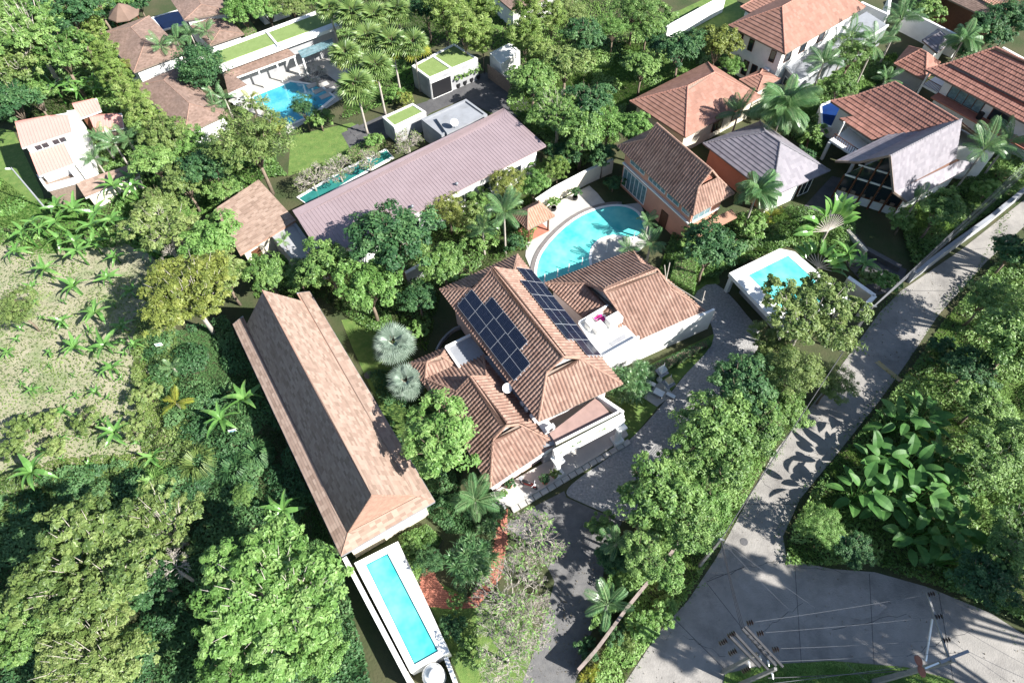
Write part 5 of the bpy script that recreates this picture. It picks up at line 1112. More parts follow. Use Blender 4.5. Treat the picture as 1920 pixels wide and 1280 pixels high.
ground_cover('undergrowth', 'garden growth around palms by the carport pool', [(1230, 520), (1260, 440), (1340, 420), (1480, 390), (1600, 420), (1600, 500), (1480, 465), (1360, 510), (1340, 530)], 24000, 1.3, .25, 'leaf', 80)
ground_cover('undergrowth', 'garden growth between the upper right roofs', [(1380, 190), (1480, 160), (1560, 130), (1680, 100), (1700, 140), (1560, 190), (1540, 300), (1440, 230)], 18000, 1.0, .3, 'leaf', 60)
ground_cover('undergrowth', 'garden growth along the far road wall', [(1680, 400), (1760, 360), (1850, 310), (1930, 260), (1930, 345), (1800, 440), (1710, 505)], 20000, 1.2, .28, 'leaf', 60)
ground_cover('undergrowth', 'shrubby growth along the driveway side of the street hedge', [(1100, 1190), (1150, 1060), (1250, 930), (1350, 760), (1420, 660), (1480, 720), (1330, 930), (1180, 1130)], 60000, 3.6, .24, 'leaf', 110, hill=1.25)
ground_cover('undergrowth', 'low green planting beside the raised pool and brick path', [(748, 1010), (800, 985), (830, 1010), (800, 1065), (782, 1090)], 5000, .8, .16, 'leaf', 25, hill=.5)
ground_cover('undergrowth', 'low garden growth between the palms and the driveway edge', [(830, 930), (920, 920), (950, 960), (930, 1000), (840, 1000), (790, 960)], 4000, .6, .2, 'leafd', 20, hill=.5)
ground_cover('undergrowth', 'garden growth among upper left bamboo and palms', [(240, 140), (330, 270), (420, 230), (480, 260), (540, 330), (480, 340), (400, 400), (260, 420), (160, 340), (240, 300)], 30000, 1.1, .3, 'leaf', 80)
ground_cover('undergrowth', 'green growth at the top edge around the bamboo and walls', [(440, -60), (640, -50), (800, -40), (960, -40), (1240, -60), (1240, 40), (1000, 130), (960, 110), (860, 60), (760, 120), (640, 60), (560, 10)], 30000, 1.0, .34, 'leaf', 80)
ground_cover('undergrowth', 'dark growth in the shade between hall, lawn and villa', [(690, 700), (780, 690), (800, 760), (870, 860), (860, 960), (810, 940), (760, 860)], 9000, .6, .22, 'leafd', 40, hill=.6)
ground_cover('undergrowth', 'growth in front of the shaded meadow and field top', [(-40, 300), (60, 380), (250, 340), (330, 420), (330, 500), (240, 460), (60, 480), (-40, 440)], 14000, .5, .3, 'leafb', 60)
ground_cover('undergrowth', 'growth around the fan palm trunks', [(600, 60), (780, 60), (790, 120), (770, 190), (720, 200), (640, 230), (660, 120)], 12000, .7, .25, 'leafb', 50)
ground_cover('undergrowth', 'ragged bushy edge between the pale field and the dark verge', [(255, 600), (330, 590), (340, 720), (370, 860), (280, 960), (-40, 1010), (-40, 900), (120, 860), (270, 850), (250, 720)], 22000, .8, .24, 'leafo', 110, hill=.7)
RL = [(1690, 545), (1650, 585), (1610, 640), (1545, 730), (1450, 850), (1395, 950), (1340, 1050), (1290, 1125), (1235, 1185), (1165, 1290)]
RR = [(1990, 1235), (1860, 1150), (1740, 1100), (1640, 1072), (1560, 1066), (1475, 1048), (1468, 1005), (1500, 935), (1570, 850), (1650, 750), (1700, 680), (1760, 590), (1850, 490), (1925, 420)]
def ragged(px, w0, w1, sd_): q = random.Random(sd_); f = smooth_px(px, 5)[:5*(len(px)-1)]; return [(u+w0, v) for u, v in f]+[(u+w1*q.uniform(.1, 1), v+w1*.2*q.uniform(-1, 1)) for u, v in reversed(f)]
ground_cover('verge_weeds', 'ragged weeds creeping over the hedge side edge of road', ragged(RL, -8, 22, 1), 9000, .22, .16, 'leafb', 160, cat='weeds', z0=.03, hill=.35)
ground_cover('verge_weeds', 'ragged weeds creeping over the thicket side edge of road', ragged(RR, 10, -20, 2), 9000, .3, .2, 'leaf', 160, cat='weeds', z0=.03, hill=.4)
ground_cover('leaf_litter', 'dry fallen leaves scattered over the road and junction', ROAD[3:], 1500, .0, .16, 'dry', 4, cat='leaf litter', z0=-.06)
ground_cover('leaf_litter', 'dry fallen leaves scattered over the dark driveway', [(960, 980), (1060, 925), (1160, 978), (1120, 1150), (1060, 1300), (970, 1300), (1010, 1150)], 900, .0, .15, 'dry', 4, cat='leaf litter', z0=-.06)
ground_cover('weeds', 'scattered weeds and seedlings over the pale field soil', [(-40, 440), (220, 450), (320, 520), (320, 850), (120, 880), (-40, 940)], 15000, .22, .2, 'leafo', 140)
ground_cover('grass', 'rough grass tufts on the verge under the utility poles', [(1370, 1264), (1440, 1248), (1560, 1242), (1700, 1254), (1780, 1276), (1780, 1340), (1350, 1340)], 7000, .35, .3, 'leafb', 30, asp=.12, cat='grass', z0=.1)
TT = [
 # upper left wood
 ('big', 40, 50, 95, 'leaf', 'large green tree in the top left corner'), ('mid', 125, 25, 62, 'leafd', 'dark tree at top edge left of the bamboo row'), ('sparse', 25, 125, 75, 'leafo', 'thin crowned olive tree on the left edge above the pink roofs'),
 ('mid', 105, 95, 60, 'leaf', 'green tree left of the bamboo row above the banana clump'), ('mid', 20, 190, 52, 'leafd', 'dark tree overhanging the left edge by the pink roofs'), ('mid', 62, 180, 42, 'leaf', 'green tree just behind the pink roofed house'), ('mid', 175, 0, 45, 'leafd', 'dark tree at the top edge left of the thatched hut'),
 ('bamboo', 178, 50, 30, 'bamboo', 'bamboo clump highest of the row left of the shingle roofs'), ('bamboo', 195, 100, 32, 'bamboo', 'bamboo clump second down the row left of the shingle roofs'), ('bamboo', 215, 140, 32, 'bamboo', 'bamboo clump lowest of the row beside the white low wall'), ('bamboo', 168, 15, 28, 'bamboo', 'bamboo clump at the very top of the left row'),
 ('fine', 232, 125, 26, 'leafy', 'yellow green bush at the corner of the shingle roof'), ('bamboo', 248, 185, 32, 'bamboo', 'pale bamboo between the salmon shed and wide shingle roof'), ('bamboo', 278, 222, 36, 'bamboo', 'pale bamboo at the left corner of the wide shingle roof'),
 ('mid', 310, 258, 48, 'leafo', 'olive tree in front of the wide shingle roof'), ('mid', 285, 300, 48, 'leaf', 'green tree right of the pink house courtyard'), ('mid', 345, 270, 40, 'leafb', 'bright tree below the wide shingle roof'), ('mid', 395, 320, 52, 'leafd', 'dark green tree left of the tan roof'), ('fine', 468, 262, 78, 'leafo', 'large pale olive tree above the tan roof'), ('mid', 415, 355, 34, 'leaf', 'tree touching the left corner of the tan roof'), ('mid', 345, 345, 45, 'leafo', 'olive tree between the lean-to roof and the tan roof'), ('mid', 300, 380, 45, 'leafo', 'olive tree below the lean-to roof by the banana rows'),
 ('round', 379, 138, 46, 'leafd', 'clipped round dark tree beside the turf roofed villa'), ('small', 232, 8, 30, 'leafb', 'bright bush behind the thatched hut'), ('small', 262, 12, 28, 'leafd', 'dark bush between the hut and the navy pool'),
 ('mid', 455, 25, 36, 'leafb', 'bright hedge-like tree left end of the row behind the turf roof'), ('mid', 500, 15, 38, 'leafb', 'bright tree second in the row behind the turf roof'), ('fine', 545, 5, 40, 'leafo', 'olive tree at top edge behind the turf roof'), ('mid', 595, -5, 36, 'leafb', 'bright tree at top edge left of the fan palms'),
 ('fine', 568, 205, 30, 'leafd', 'dark bush at the near end of the blue pool'), ('small', 520, 240, 28, 'leafy', 'yellow green bush below the blue pool'), ('small', 600, 225, 30, 'leaf', 'green bush along the path right of the blue pool'), ('small', 495, 300, 26, 'leaf', 'small bush left of the shaded lawn'), ('small', 700, 265, 24, 'leafb', 'bright bush beside the black stepping slabs'), ('small', 735, 180, 22, 'leafb', 'bright low bush behind the turf roofed box'), ('small', 760, 188, 20, 'leafy', 'yellowish low bush left of the garage'),
 # top middle
 ('bamboo', 835, 25, 42, 'bamboo', 'bamboo at the top edge above the garage'), ('bamboo', 870, 55, 40, 'bamboo', 'bamboo directly behind the garage turf roof'), ('mid', 800, 20, 40, 'leafd', 'dark tree at top between the fan palms and the bamboo'), ('bamboo', 905, 75, 30, 'bamboo', 'bamboo left of the gatehouse'), ('bamboo', 905, 20, 36, 'bamboo', 'bamboo at the top edge above the gatehouse'), ('bamboo', 985, 70, 36, 'bamboo', 'pale bamboo right of the gatehouse'), ('bamboo', 1005, 105, 32, 'bamboo', 'pale bamboo beside the timber gate'), ('bamboo', 990, 25, 36, 'bamboo', 'pale bamboo at the top edge right of the gatehouse'), ('bamboo', 1035, 30, 34, 'bamboo', 'pale bamboo at the top edge above the dark garden trees'), ('fine', 1070, 20, 36, 'leafo', 'olive tree at the top edge centre right'), ('mid', 1098, 62, 45, 'leafd', 'round dark tree by the small sunlit lawn'), ('fine', 1150, 55, 34, 'leafb', 'flat topped bright tree by the small sunlit lawn'), ('fine', 1190, 15, 45, 'leaf', 'feathery tree at top edge left of the white wall'), ('mid', 1215, 50, 34, 'leaf', 'tree against the left end of the sunlit white wall'), ('mid', 1205, 125, 40, 'leaf', 'green tree on the right of the small sunlit lawn'), ('mid', 1275, 95, 46, 'leafd', 'dark tree behind the brown hip roof'), ('mid', 1345, 88, 44, 'leafy', 'yellow green tree in front of the white house'), ('mid', 1235, 85, 32, 'leafd', 'dark tree below the sunlit white wall'), ('mid', 1372, 128, 24, 'leafb', 'bright tree at the foot of the white house'),
 # dark garden centre
 ('mid', 1000, 150, 50, 'leaf', 'green tree beside the timber gate, nearest the paved court'), ('mid', 1060, 120, 50, 'leafo', 'olive tree above the dark garden mass'), ('big', 1045, 205, 72, 'leaf', 'broad green tree above the far end of the pink roof'), ('mid', 1110, 190, 52, 'leafd', 'dark tree left of the brown hip roof'), ('mid', 1090, 255, 50, 'leaf', 'tree between the pink roof and the peach house'), ('mid', 1140, 235, 42, 'leafb', 'bright tree touching the left tip of the brown roof'), ('mid', 1190, 250, 42, 'leafb', 'bright tree directly behind the peach house roof'), ('mid', 1055, 290, 34, 'leafd', 'dark tree by the right corner of the pink roof'), ('mid', 1130, 295, 32, 'leafd', 'dark tree behind the cream garden wall'), ('bamboo', 1045, 320, 24, 'bamboo', 'bright bamboo behind the cream garden wall'), ('small', 1010, 318, 26, 'leaf', 'bush at the right end of the pink roof wall'), ('small', 1150, 345, 24, 'leafd', 'small dark tree beside the peach house glass'),
 # along the pink roof
 ('fine', 842, 392, 42, 'leafy', 'yellow green tree in front of the pink roof, nearer the dark tree'), ('fine', 948, 345, 38, 'leafy', 'yellow tree in front of the pink roof, nearer the pool wall'), ('small', 900, 375, 34, 'leaf', 'bush between the two yellow trees before the pink roof'), ('mid', 1000, 350, 34, 'leafb', 'bright bush against the cream wall left of the orange pavilion'), ('small', 880, 410, 34, 'leafo', 'olive bush left of the coconut palm'), ('mid', 742, 448, 76, 'leafd', 'large dark glossy tree in front of the pink roof'), ('mid', 832, 500, 52, 'leaf', 'green tree behind the villa left eave'), ('mid', 690, 545, 62, 'leafb', 'bright broad tree right of the shingle hall ridge'), ('mid', 615, 500, 58, 'leaf', 'green tree below the carport'), ('mid', 500, 515, 46, 'leaf', 'green tree above the far end of the shingle hall'), ('mid', 560, 520, 34, 'leaf', 'green tree behind the far gable of the hall'), ('mid', 785, 560, 40, 'leafd', 'dark shaded tree behind the villa left roof'), ('small', 900, 450, 36, 'leaf', 'bush in front of the coconut palm behind the villa'), ('small', 785, 620, 24, 'leafb', 'small upright bright shrub beside the silver palm'), ('small', 960, 460, 26, 'leafd', 'dark shrub left of the pool deck'),
 ('sparse', 300, 430, 78, 'leafo', 'thin grey branched tree above the yellow tree'), ('mid', 400, 455, 60, 'leafb', 'bright tree in front of the tan roof'), ('big', 350, 550, 108, 'leafy', 'large yellow olive tree left of the shingle hall'), ('mid', 420, 520, 52, 'leafo', 'olive tree between the yellow tree and the hall'), ('fine', 28, 578, 46, 'leafo', 'round feathery bush at the left edge of the field'),
 # lower left
 ('big', 165, 1065, 150, 'leafo', 'broad olive tree at the lower left'), ('sparse', 300, 985, 92, 'leafo', 'thin crowned tree with bare pale limbs at lower left'), ('big', 505, 1115, 165, 'leafb', 'broad bright green tree left of the raised pool'), ('big', 175, 1235, 125, 'leafo', 'broad olive tree at the bottom left edge'), ('big', 30, 1185, 100, 'leaf', 'olive tree in the bottom left corner'), ('mid', 450, 1270, 80, 'leafb', 'bright green tree at the bottom edge left of the raised pool'), ('fine', 455, 930, 26, 'leaf', 'small upright tree above the bright broad tree'), ('mid', 600, 1215, 52, 'leafb', 'green tree leaning toward the raised pool'), ('mid', 290, 1090, 60, 'leafd', 'dark shaded tree between the lower left crowns'),
 # villa front
 ('mid', 822, 815, 80, 'leafb', 'bright green round tree between the hall and the villa'), ('small', 850, 1175, 32, 'leafd', 'dark shrub on the garden lawn right of the raised pool'), ('small', 880, 1225, 34, 'leaf', 'shrub on the garden lawn lower right of the raised pool'), ('small', 855, 1130, 22, 'leaf', 'low shrub at the brick path lower edge'), ('fine', 805, 1050, 32, 'leafd', 'dark shrub at the garden corner of the raised pool'), ('small', 770, 1020, 24, 'leaf', 'shrub under the hall end wall'),
 # hedge along the road
 ('mid', 1235, 930, 78, 'leaf', 'large tree nearest the junction in the street hedge'), ('mid', 1290, 860, 52, 'leaf', 'tree second from the junction in the street hedge'), ('mid', 1340, 800, 66, 'leaf', 'tree in the middle of the street hedge'), ('mid', 1395, 720, 70, 'leafd', 'dark tree of the street hedge by the driveway bend'), ('mid', 1420, 800, 55, 'leaf', 'tree of the street hedge overhanging the road'), ('mid', 1368, 872, 54, 'leaf', 'tree of the street hedge bulging over the road verge'), ('mid', 1322, 925, 46, 'leafb', 'bright tree of the street hedge next to the street pole'), ('mid', 1290, 985, 52, 'leaf', 'tree over the garden wall near the junction'), ('fine', 1490, 700, 58, 'leafo', 'olive feathery tree in the street hedge'), ('big', 1525, 585, 112, 'leafo', 'spreading olive tree beside the carport pool and road'), ('fine', 1450, 640, 50, 'leafo', 'olive tree below the carport pool'), ('fine', 1560, 720, 48, 'leafo', 'feathery tree hanging over the road edge'), ('mid', 1480, 770, 45, 'leaf', 'lower tree of the hedge touching the shaded road'), ('mid', 1205, 1045, 46, 'leaf', 'tree over the garden wall beside the dark bushy palm'), ('mid', 1255, 1070, 40, 'leafb', 'bright tree over the garden wall on its street side'), ('mid', 1150, 1045, 40, 'leafd', 'dark tree over the drive beside the dark bushy palm'), ('small', 1130, 985, 34, 'leaf', 'bush at the near edge of the pebble drive'), ('small', 1100, 1215, 26, 'leafd', 'dark bush against the garden wall bottom end'), ('small', 1150, 1185, 30, 'leafd', 'dark shrub inside the garden wall near its bottom end'), ('small', 1210, 1175, 40, 'leafb', 'rounded bright shrub outside the garden wall, left one'), ('small', 1245, 1150, 34, 'leafb', 'rounded bright shrub outside the garden wall, by the kerb'), ('small', 1310, 1010, 36, 'leafb', 'bright bush beside the leaning utility pole'), ('small', 1660, 530, 32, 'leafb', 'clipped bush spilling over the cream street wall'), ('small', 1625, 520, 26, 'leafo', 'bush behind the cream street wall'),
 # thicket
 ('fine', 1855, 560, 56, 'leaf', 'slender tree leaning over the right side of road'), ('mid', 1905, 650, 70, 'leaf', 'green thicket tree on the right edge below the leaning tree'), ('mid', 1820, 690, 52, 'leafd', 'dark thicket tree right of the shaded road'), ('big', 1880, 860, 90, 'leaf', 'broad thicket tree on the right edge'), ('mid', 1840, 760, 50, 'leaf', 'thicket tree above the elephant ears'), ('big', 1920, 1010, 95, 'leaf', 'large thicket tree at the lower right edge'), ('fine', 1545, 985, 45, 'leafb', 'bright feathery shrub at the junction corner'), ('mid', 1600, 1030, 42, 'leafd', 'dark shrub at the junction corner by the blue bin'), ('mid', 1905, 470, 48, 'leafd', 'dark tree at the right edge by the far road'), ('small', 1770, 660, 40, 'leafd', 'dark low bush at the road edge'), ('mid', 1850, 1080, 60, 'leafd', 'dark thicket tree near the pole wires'),
 # upper right
 ('mid', 1330, 470, 60, 'leafd', 'dark bushy tree between the peach house and carport pool'), ('small', 1300, 450, 34, 'leaf', 'bush at the near corner of the peach house'), ('small', 1410, 430, 34, 'leafb', 'bright bush below the grey roof house palm'), ('mid', 1760, 400, 46, 'leaf', 'feathery tree in front of the steep gable house'), ('small', 1690, 420, 34, 'leaf', 'bush at the foot of the glazed gable'), ('mid', 1575, 160, 34, 'leaf', 'green tree between the palms of the upper right'), ('fine', 1600, 100, 44, 'leaf', 'bushy tree right of the white annex'), ('mid', 1860, 55, 46, 'leafd', 'dark tree at upper right corner'), ('mid', 1905, 35, 45, 'leafd', 'dark tree in the top right corner'), ('small', 1740, 25, 34, 'leaf', 'tree rising behind the tall white wall'), ('small', 1800, 90, 30, 'leafd', 'dark bush beside the lilac grey annex'), ('small', 1850, 360, 34, 'leafb', 'yellow green climber by the road wires'), ('small', 1500, 300, 36, 'leafd', 'dark bush behind the grey roof ridge'), ('small', 1520, 255, 34, 'leaf', 'bush under the plume palm left of the navy pool'), ('small', 1240, 30, 30, 'leaf', 'bush at the foot of the white wall by the lawn'), ('small', 1450, 205, 30, 'leafd', 'dark bush between brown roof and plume palm'),
]
TALL = {'bright green round tree between the hall and the villa': 7.0}
for t in TT: tree(*t, z=TALL.get(t[5], 5.7 if 'street hedge' in t[5] or 'over the garden wall' in t[5] else None))
# trees standing just outside the frame on the sunny side (they shade the junction and the road)
SHT = [(52, 20, 2.4, .75, 'right edge level with the elephant ears'), (60, 32, 2.3, .95, 'right edge behind the thicket trees'), (66, 41, 2.1, 1.2, 'right edge level with the leaning tree'), (74, 52, 1.9, 1.2, 'right edge beside the far road'), (44, -2, 2.7, 1.05, 'lower right corner, leftmost of four'), (52, -4, 2.7, 1.1, 'lower right corner, second of four'), (59, 0, 2.7, 1.1, 'lower right corner, third of four'), (49, -12, 2.6, 1.1, 'lower right corner, farthest below the frame')]
for i, (x, y, s, hs, lb) in enumerate(SHT):
    R, zc, cm, tm = TREES['big'][i % 3]; o = T('tree', 'very tall tree beyond the '+lb, 'tree', (x, y, 0), 'tall trees beyond the right edge'); c = link('crown', cm, o); c.scale = (hs, hs, s); t = link('trunk', tm, o); t.scale = (hs, hs, s); c.material_slots[0].link = 'OBJECT'; c.material_slots[0].material = M['leaf']; o.rotation_euler = (0, 0, i*1.3)
# feather palms
for i, (u, v) in enumerate(((303, 86), (331, 76), (358, 66), (387, 60))): palm(u, v, 26, 4.6, ('first', 'second', 'third', 'fourth')[i]+' from the left of four feather palms before the shingle roof', n=13, group='row of feather palms', tr=.11)
palm(405, 185, 34, 4.0, 'feather palm clump at the near side of the clipped round tree', n=16, multi=3); palm(470, 185, 18, 2.6, 'small yellow palm at the left end of the blue pool', m='palmy', n=10); palm(492, 192, 17, 2.6, 'small yellow palm just right of its twin by the blue pool', m='palmy', n=10)
for u, v, r, h, l in ((188, 258, 30, 3.5, 'courtyard palm nearest the pink house terrace'), (215, 270, 32, 3.6, 'courtyard palm in the middle of the dark courtyard'), (178, 298, 26, 2.8, 'courtyard palm at the near end of the courtyard'), (240, 262, 28, 3.4, 'courtyard palm against the bamboo')): palm(u, v, r, h, l, n=14, group='courtyard palms')
palm(945, 398, 46, 7.0, 'coconut palm in front of the pink roof beside the orange pavilion', n=18); palm(905, 432, 34, 4.0, 'feather palm left of the coconut palm', n=14)
palm(890, 938, 54, 3.2, 'feather palm with spreading fronds in front of the villa porch', n=12); palm(1178, 1010, 58, 4.2, 'dark bushy palm by the driveway beneath the street hedge', n=22, multi=2); palm(1140, 1132, 52, 4.0, 'star shaped palm over the garden wall near the bottom', n=9)
palm(1470, 205, 64, 6.5, 'largest plume palm behind the slate grey hip roof', kind='plume', n=40); palm(1385, 212, 40, 4.6, 'dark palm in front of the brown hip roof', n=16); palm(1420, 362, 48, 6.2, 'tall plume palm in front of the slate grey hip roof', kind='plume', n=32); palm(1545, 118, 40, 5.5, 'palm at the near corner of the white annex', n=15); palm(1640, 85, 42, 6.2, 'palm between the white annex and dark red pavilion', n=15); palm(1690, 38, 44, 7.0, 'tall bent palm by the tall white wall', n=15); palm(1595, 70, 34, 5.5, 'palm standing against the white annex roof', n=14); palm(1660, 150, 30, 4.0, 'low palm beside the dark red pavilion', n=13); palm(1805, 78, 40, 5.5, 'plume palm between the grey annex and red roof', kind='plume', n=18); palm(1845, 282, 50, 6.0, 'palm shading the steep grey gable roof', n=15); palm(1890, 268, 44, 5.0, 'palm at the right edge before the timber doors', n=14); palm(1720, 375, 34, 3.5, 'young palm in front of the glazed gable', n=11); palm(1445, 405, 26, 2.0, 'low palm under the tall plume palm', n=10, m='palmy'); 
palm(1220, 458, 34, 3.6, 'broad leafed palm between the kidney pool and wing roof', n=14); palm(1178, 466, 24, 3.2, 'small palm at the near rim of the kidney pool', n=11); palm(1215, 415, 26, 3.0, 'dark palm against the peach house wall', n=14)
palm(330, 755, 34, 1.6, 'young yellow palm lit at the edge of the shaded field', m='palmy', n=9); palm(325, 690, 26, 1.2, 'young palm in shade below the yellow tree', n=8)
# fan palms
FPp = [(660, 30, 34, 'fan palm at the top edge above the turf roof end'), (618, 20, 28, 'fan palm at the top edge, leftmost of the cluster'), (703, 35, 32, 'fan palm second in the top row of the cluster'), (745, 25, 30, 'fan palm at the right of the top row'), (690, 75, 34, 'fan palm in the centre of the cluster'), (648, 105, 32, 'fan palm beside the glass canopy'), (735, 85, 34, 'fan palm left above the garage'), (775, 85, 32, 'fan palm with pale trunk in front of the garage'), (705, 130, 34, 'fan palm behind the turf roofed box'), (668, 165, 38, 'tallest fan palm standing by the stepping slabs')]
for u, v, r, l in FPp: fanpalm(u, v, r, 7.0, l, n=26, group='cluster of fan palms')
fanpalm(738, 645, 40, 2.6, 'silver fan palm standing alone on the lawn', True, 26); fanpalm(762, 716, 36, 2.4, 'silver fan palm partly under the bright round tree', True, 22)
# bananas
BB = [(120, 158, 36, 'banana clump left of the salmon shed'), (160, 165, 34, 'banana clump just behind the salmon shed'), (190, 150, 30, 'banana clump right of the salmon shed against the bamboo'), (115, 395, 46, 'banana clump below the lean-to roof'), (185, 410, 44, 'banana clump right of the clump below the lean-to'), (60, 425, 36, 'banana clump at the left top of the field'), (235, 345, 46, 'dark banana clump beside the lean-to roof'), (150, 455, 40, 'banana clump at the top of the field rows')]
for u, v, r, l in BB: banana(u, v, r, l, n=7, stems=3, h=2.6)
for i, (u, v, r, l) in enumerate(((85, 505, 34, 'banana plant in the second row near the left'), (140, 535, 34, 'banana plant below the second row'), (178, 585, 36, 'banana plant in the shade edge of the yellow tree'), (215, 480, 26, 'banana plant at the shaded top right of the field'), (140, 650, 34, 'leafy banana plant in the middle of the field, left'), (195, 645, 38, 'leafy banana plant in the middle of the field, largest'), (210, 690, 26, 'banana plant just below the largest one'), (250, 645, 22, 'banana plant at the shade line of the field'), (215, 810, 40, 'banana plant with upright leaves at the field foot'), (60, 885, 48, 'large banana plant at the lower left of the field'), (460, 750, 46, 'banana plant in shade beside the hall, upper'), (415, 785, 46, 'banana plant in shade beside the hall, lower'), (530, 955, 46, 'banana plant by the hall left eave near its end'), (285, 855, 30, 'banana plant under the shaded verge of the field'), (15, 660, 20, 'small banana plant at the field left edge'))):
    banana(u, v, r, l, n=8)
for i, (u, v, r, l) in enumerate(((30, 470, 30, 'banana plant left in the dense upper rows'), (110, 445, 32, 'banana plant centre left in the dense upper rows'), (245, 430, 30, 'banana plant right end of the dense upper rows'), (200, 520, 28, 'banana plant under the shade of the thin grey tree'), (245, 545, 26, 'banana plant at the trunk of the yellow tree'), (115, 600, 24, 'banana plant left of the shade line'), (225, 610, 28, 'banana plant in the middle of the yellow tree shadow'), (60, 540, 22, 'banana plant near the round feathery bush'), (285, 470, 30, 'banana plant tucked under the thin grey tree'), (120, 770, 24, 'banana plant among the lower field bushes'), (60, 730, 18, 'young banana plant lower left rows'), (180, 735, 20, 'young banana plant lower middle rows'))): banana(u, v, r, l, n=8)
for i in range(46):          # seedlings in rows
    r_, k = divmod(i, 8); u = 25+r_*48+random.uniform(-10, 10)+k*6; v = 560+k*42+random.uniform(-14, 14)+r_*6
    if 540 < v < 880 and u < 290: banana(u, v, random.uniform(9, 17), 'small banana seedling planted in rows on the pale field', n=5, group='banana seedlings in the field', name='banana_seedling', h=.5)
for u, v, r, l in ((45, 800, 32, 'low bush at lower left of the field'), (90, 790, 30, 'low bush beside the lower left field rows'), (160, 790, 30, 'low bush in the lower middle field'), (255, 800, 34, 'low bush at the lower right of the field'), (100, 840, 30, 'low bush above the large banana plant'), (30, 840, 34, 'low bush at the left edge above the large banana plant'), (275, 740, 34, 'pale low bush at the shade line')): tree('small', u, v, r, 'leafo', l, name='bush', cat='bush', group='field bushes')
tuft(370, 868, 40, 'pale arching grass clump in the shaded verge'); tuft(290, 905, 36, 'arching grass clump right of the large banana plant', 'leafb'); tuft(440, 880, 34, 'dark arching grass clump near the hall', 'leafd'); tuft(480, 850, 32, 'arching grass clump beside the hall eave', 'leafd')
# elephant ears
EE = [(1690, 790, 46), (1735, 780, 44), (1660, 860, 48), (1710, 870, 50), (1765, 860, 46), (1620, 920, 46), (1675, 930, 50), (1730, 930, 48), (1780, 920, 44), (1720, 1000, 46), (1770, 990, 44), (1810, 980, 40), (1790, 1040, 36)]
for i, (u, v, r) in enumerate(EE): eargrp(u, v, r, ['uppermost elephant ear left of the pair in the thicket', 'uppermost elephant ear right of the pair in the thicket', 'elephant ear left in the second tier', 'elephant ear in the middle of the second tier', 'elephant ear right in the second tier', 'elephant ear nearest the road in the third tier', 'elephant ear second in the third tier', 'elephant ear third in the third tier', 'elephant ear last right in the third tier', 'elephant ear left in the lowest tier', 'elephant ear in the middle of the lowest tier', 'elephant ear right in the lowest tier', 'lone elephant ear below the lowest tier'][i], n=16, h=3.2, group='elephant ears in the thicket')
for u, v, r, l in ((520, 485, 26, 'large leaved plant at the foot of the carport, left'), (535, 490, 24, 'large leaved plant at the foot of the carport, right'), (470, 488, 24, 'large leaved plant by the cream wall of the tan building')): eargrp(u, v, r, l, n=6, h=.9, m='banana')
palm(532, 452, 18, 4.5, 'small papaya tree with pale trunk before the shaded carport', name='papaya_tree', n=12, m='leafb', tr=.07)
# dracaena bushes, frangipani, hedges
rosette(880, 1045, 62, 'spiky strap leaved bush beside the brick path', 22, 2.2); rosette(870, 1110, 24, 'small spiky rosette at the brick path bend', 3, .8); rosette(1178, 715, 52, 'dark spiky bush by the white wing wall', 15, 2.4); rosette(1205, 690, 36, 'dark spiky bush higher against the white wing wall', 9, 2.6); rosette(1180, 1200, 34, 'spiky grass like plant below the garden wall', 5, .9, 'leafo'); rosette(1110, 1265, 30, 'yellow striped spiky plant at the wall end', 5, .8, 'palmy'); rosette(920, 985, 34, 'shaded spiky plant by the porch steps', 5, 1.0)
bare_tree(1000, 1010, 74, 'nearly leafless frangipani over the drive nearest the porch', 3.4, 420, seed=3); bare_tree(960, 1110, 86, 'nearly leafless frangipani in the middle of the front garden', 5.0, 420, seed=8); bare_tree(950, 1225, 84, 'nearly leafless frangipani at the bottom of the front garden', 5.4, 420, seed=12); bare_tree(985, 1170, 66, 'nearly leafless frangipani leaning over the dark drive', 4.4, 380, seed=17)
for u, v, r, s, l in ((585, 335, 42, 21, 'grey leafless frangipani along pink roof, left of the row'), (635, 318, 40, 22, 'grey leafless frangipani along pink roof, middle of the row'), (690, 300, 30, 23, 'grey leafless frangipani along pink roof, right of the row'), (765, 268, 36, 24, 'frangipani beside the grey flat block'), (590, 140, 30, 25, 'bare branched tree leaning over the blue pool')): bare_tree(u, v, r, l, 2.6, 320 if u != 590 else 30, 'leafo', seed=s, depth_=5)
bare_tree(300, 1050, 60, 'bare pale limbs of a dead tree rising at lower left', 8.5, 20, 'leafo', 'bare_tree', 31, 4); bare_tree(330, 480, 60, 'bare grey twigs above the yellow olive tree', 7.0, 120, 'leafo', 'bare_tree', 33, 5)
hedge([(1270, 478), (1308, 484), (1302, 545), (1258, 520)], 1.6, 'clipped bright hedge block beside the wing roof', 'leafb')
hedge([(1160, 712), (1328, 634), (1335, 642), (1170, 735)], .8, 'low clipped hedge at the foot of the long white wall', 'leafd', dens=160)
hedge([(648, 280), (715, 250), (722, 262), (655, 298)], 1.0, 'clipped hedge beside the black stepping slabs', 'leaf', dens=160)
hedge([(1046, 846), (1156, 788), (1158, 791), (1049, 850)], 4.12, 'narrow strip of green planting along the porch roof', 'leaf', .1, 160, name='planter_strip', z0=4.0, cat='plant')
hedge([(425, 8), (442, 0), (480, 55), (460, 68)], 2.4, 'tall clipped hedge between shingle roofs at top', 'leafb', dens=110)
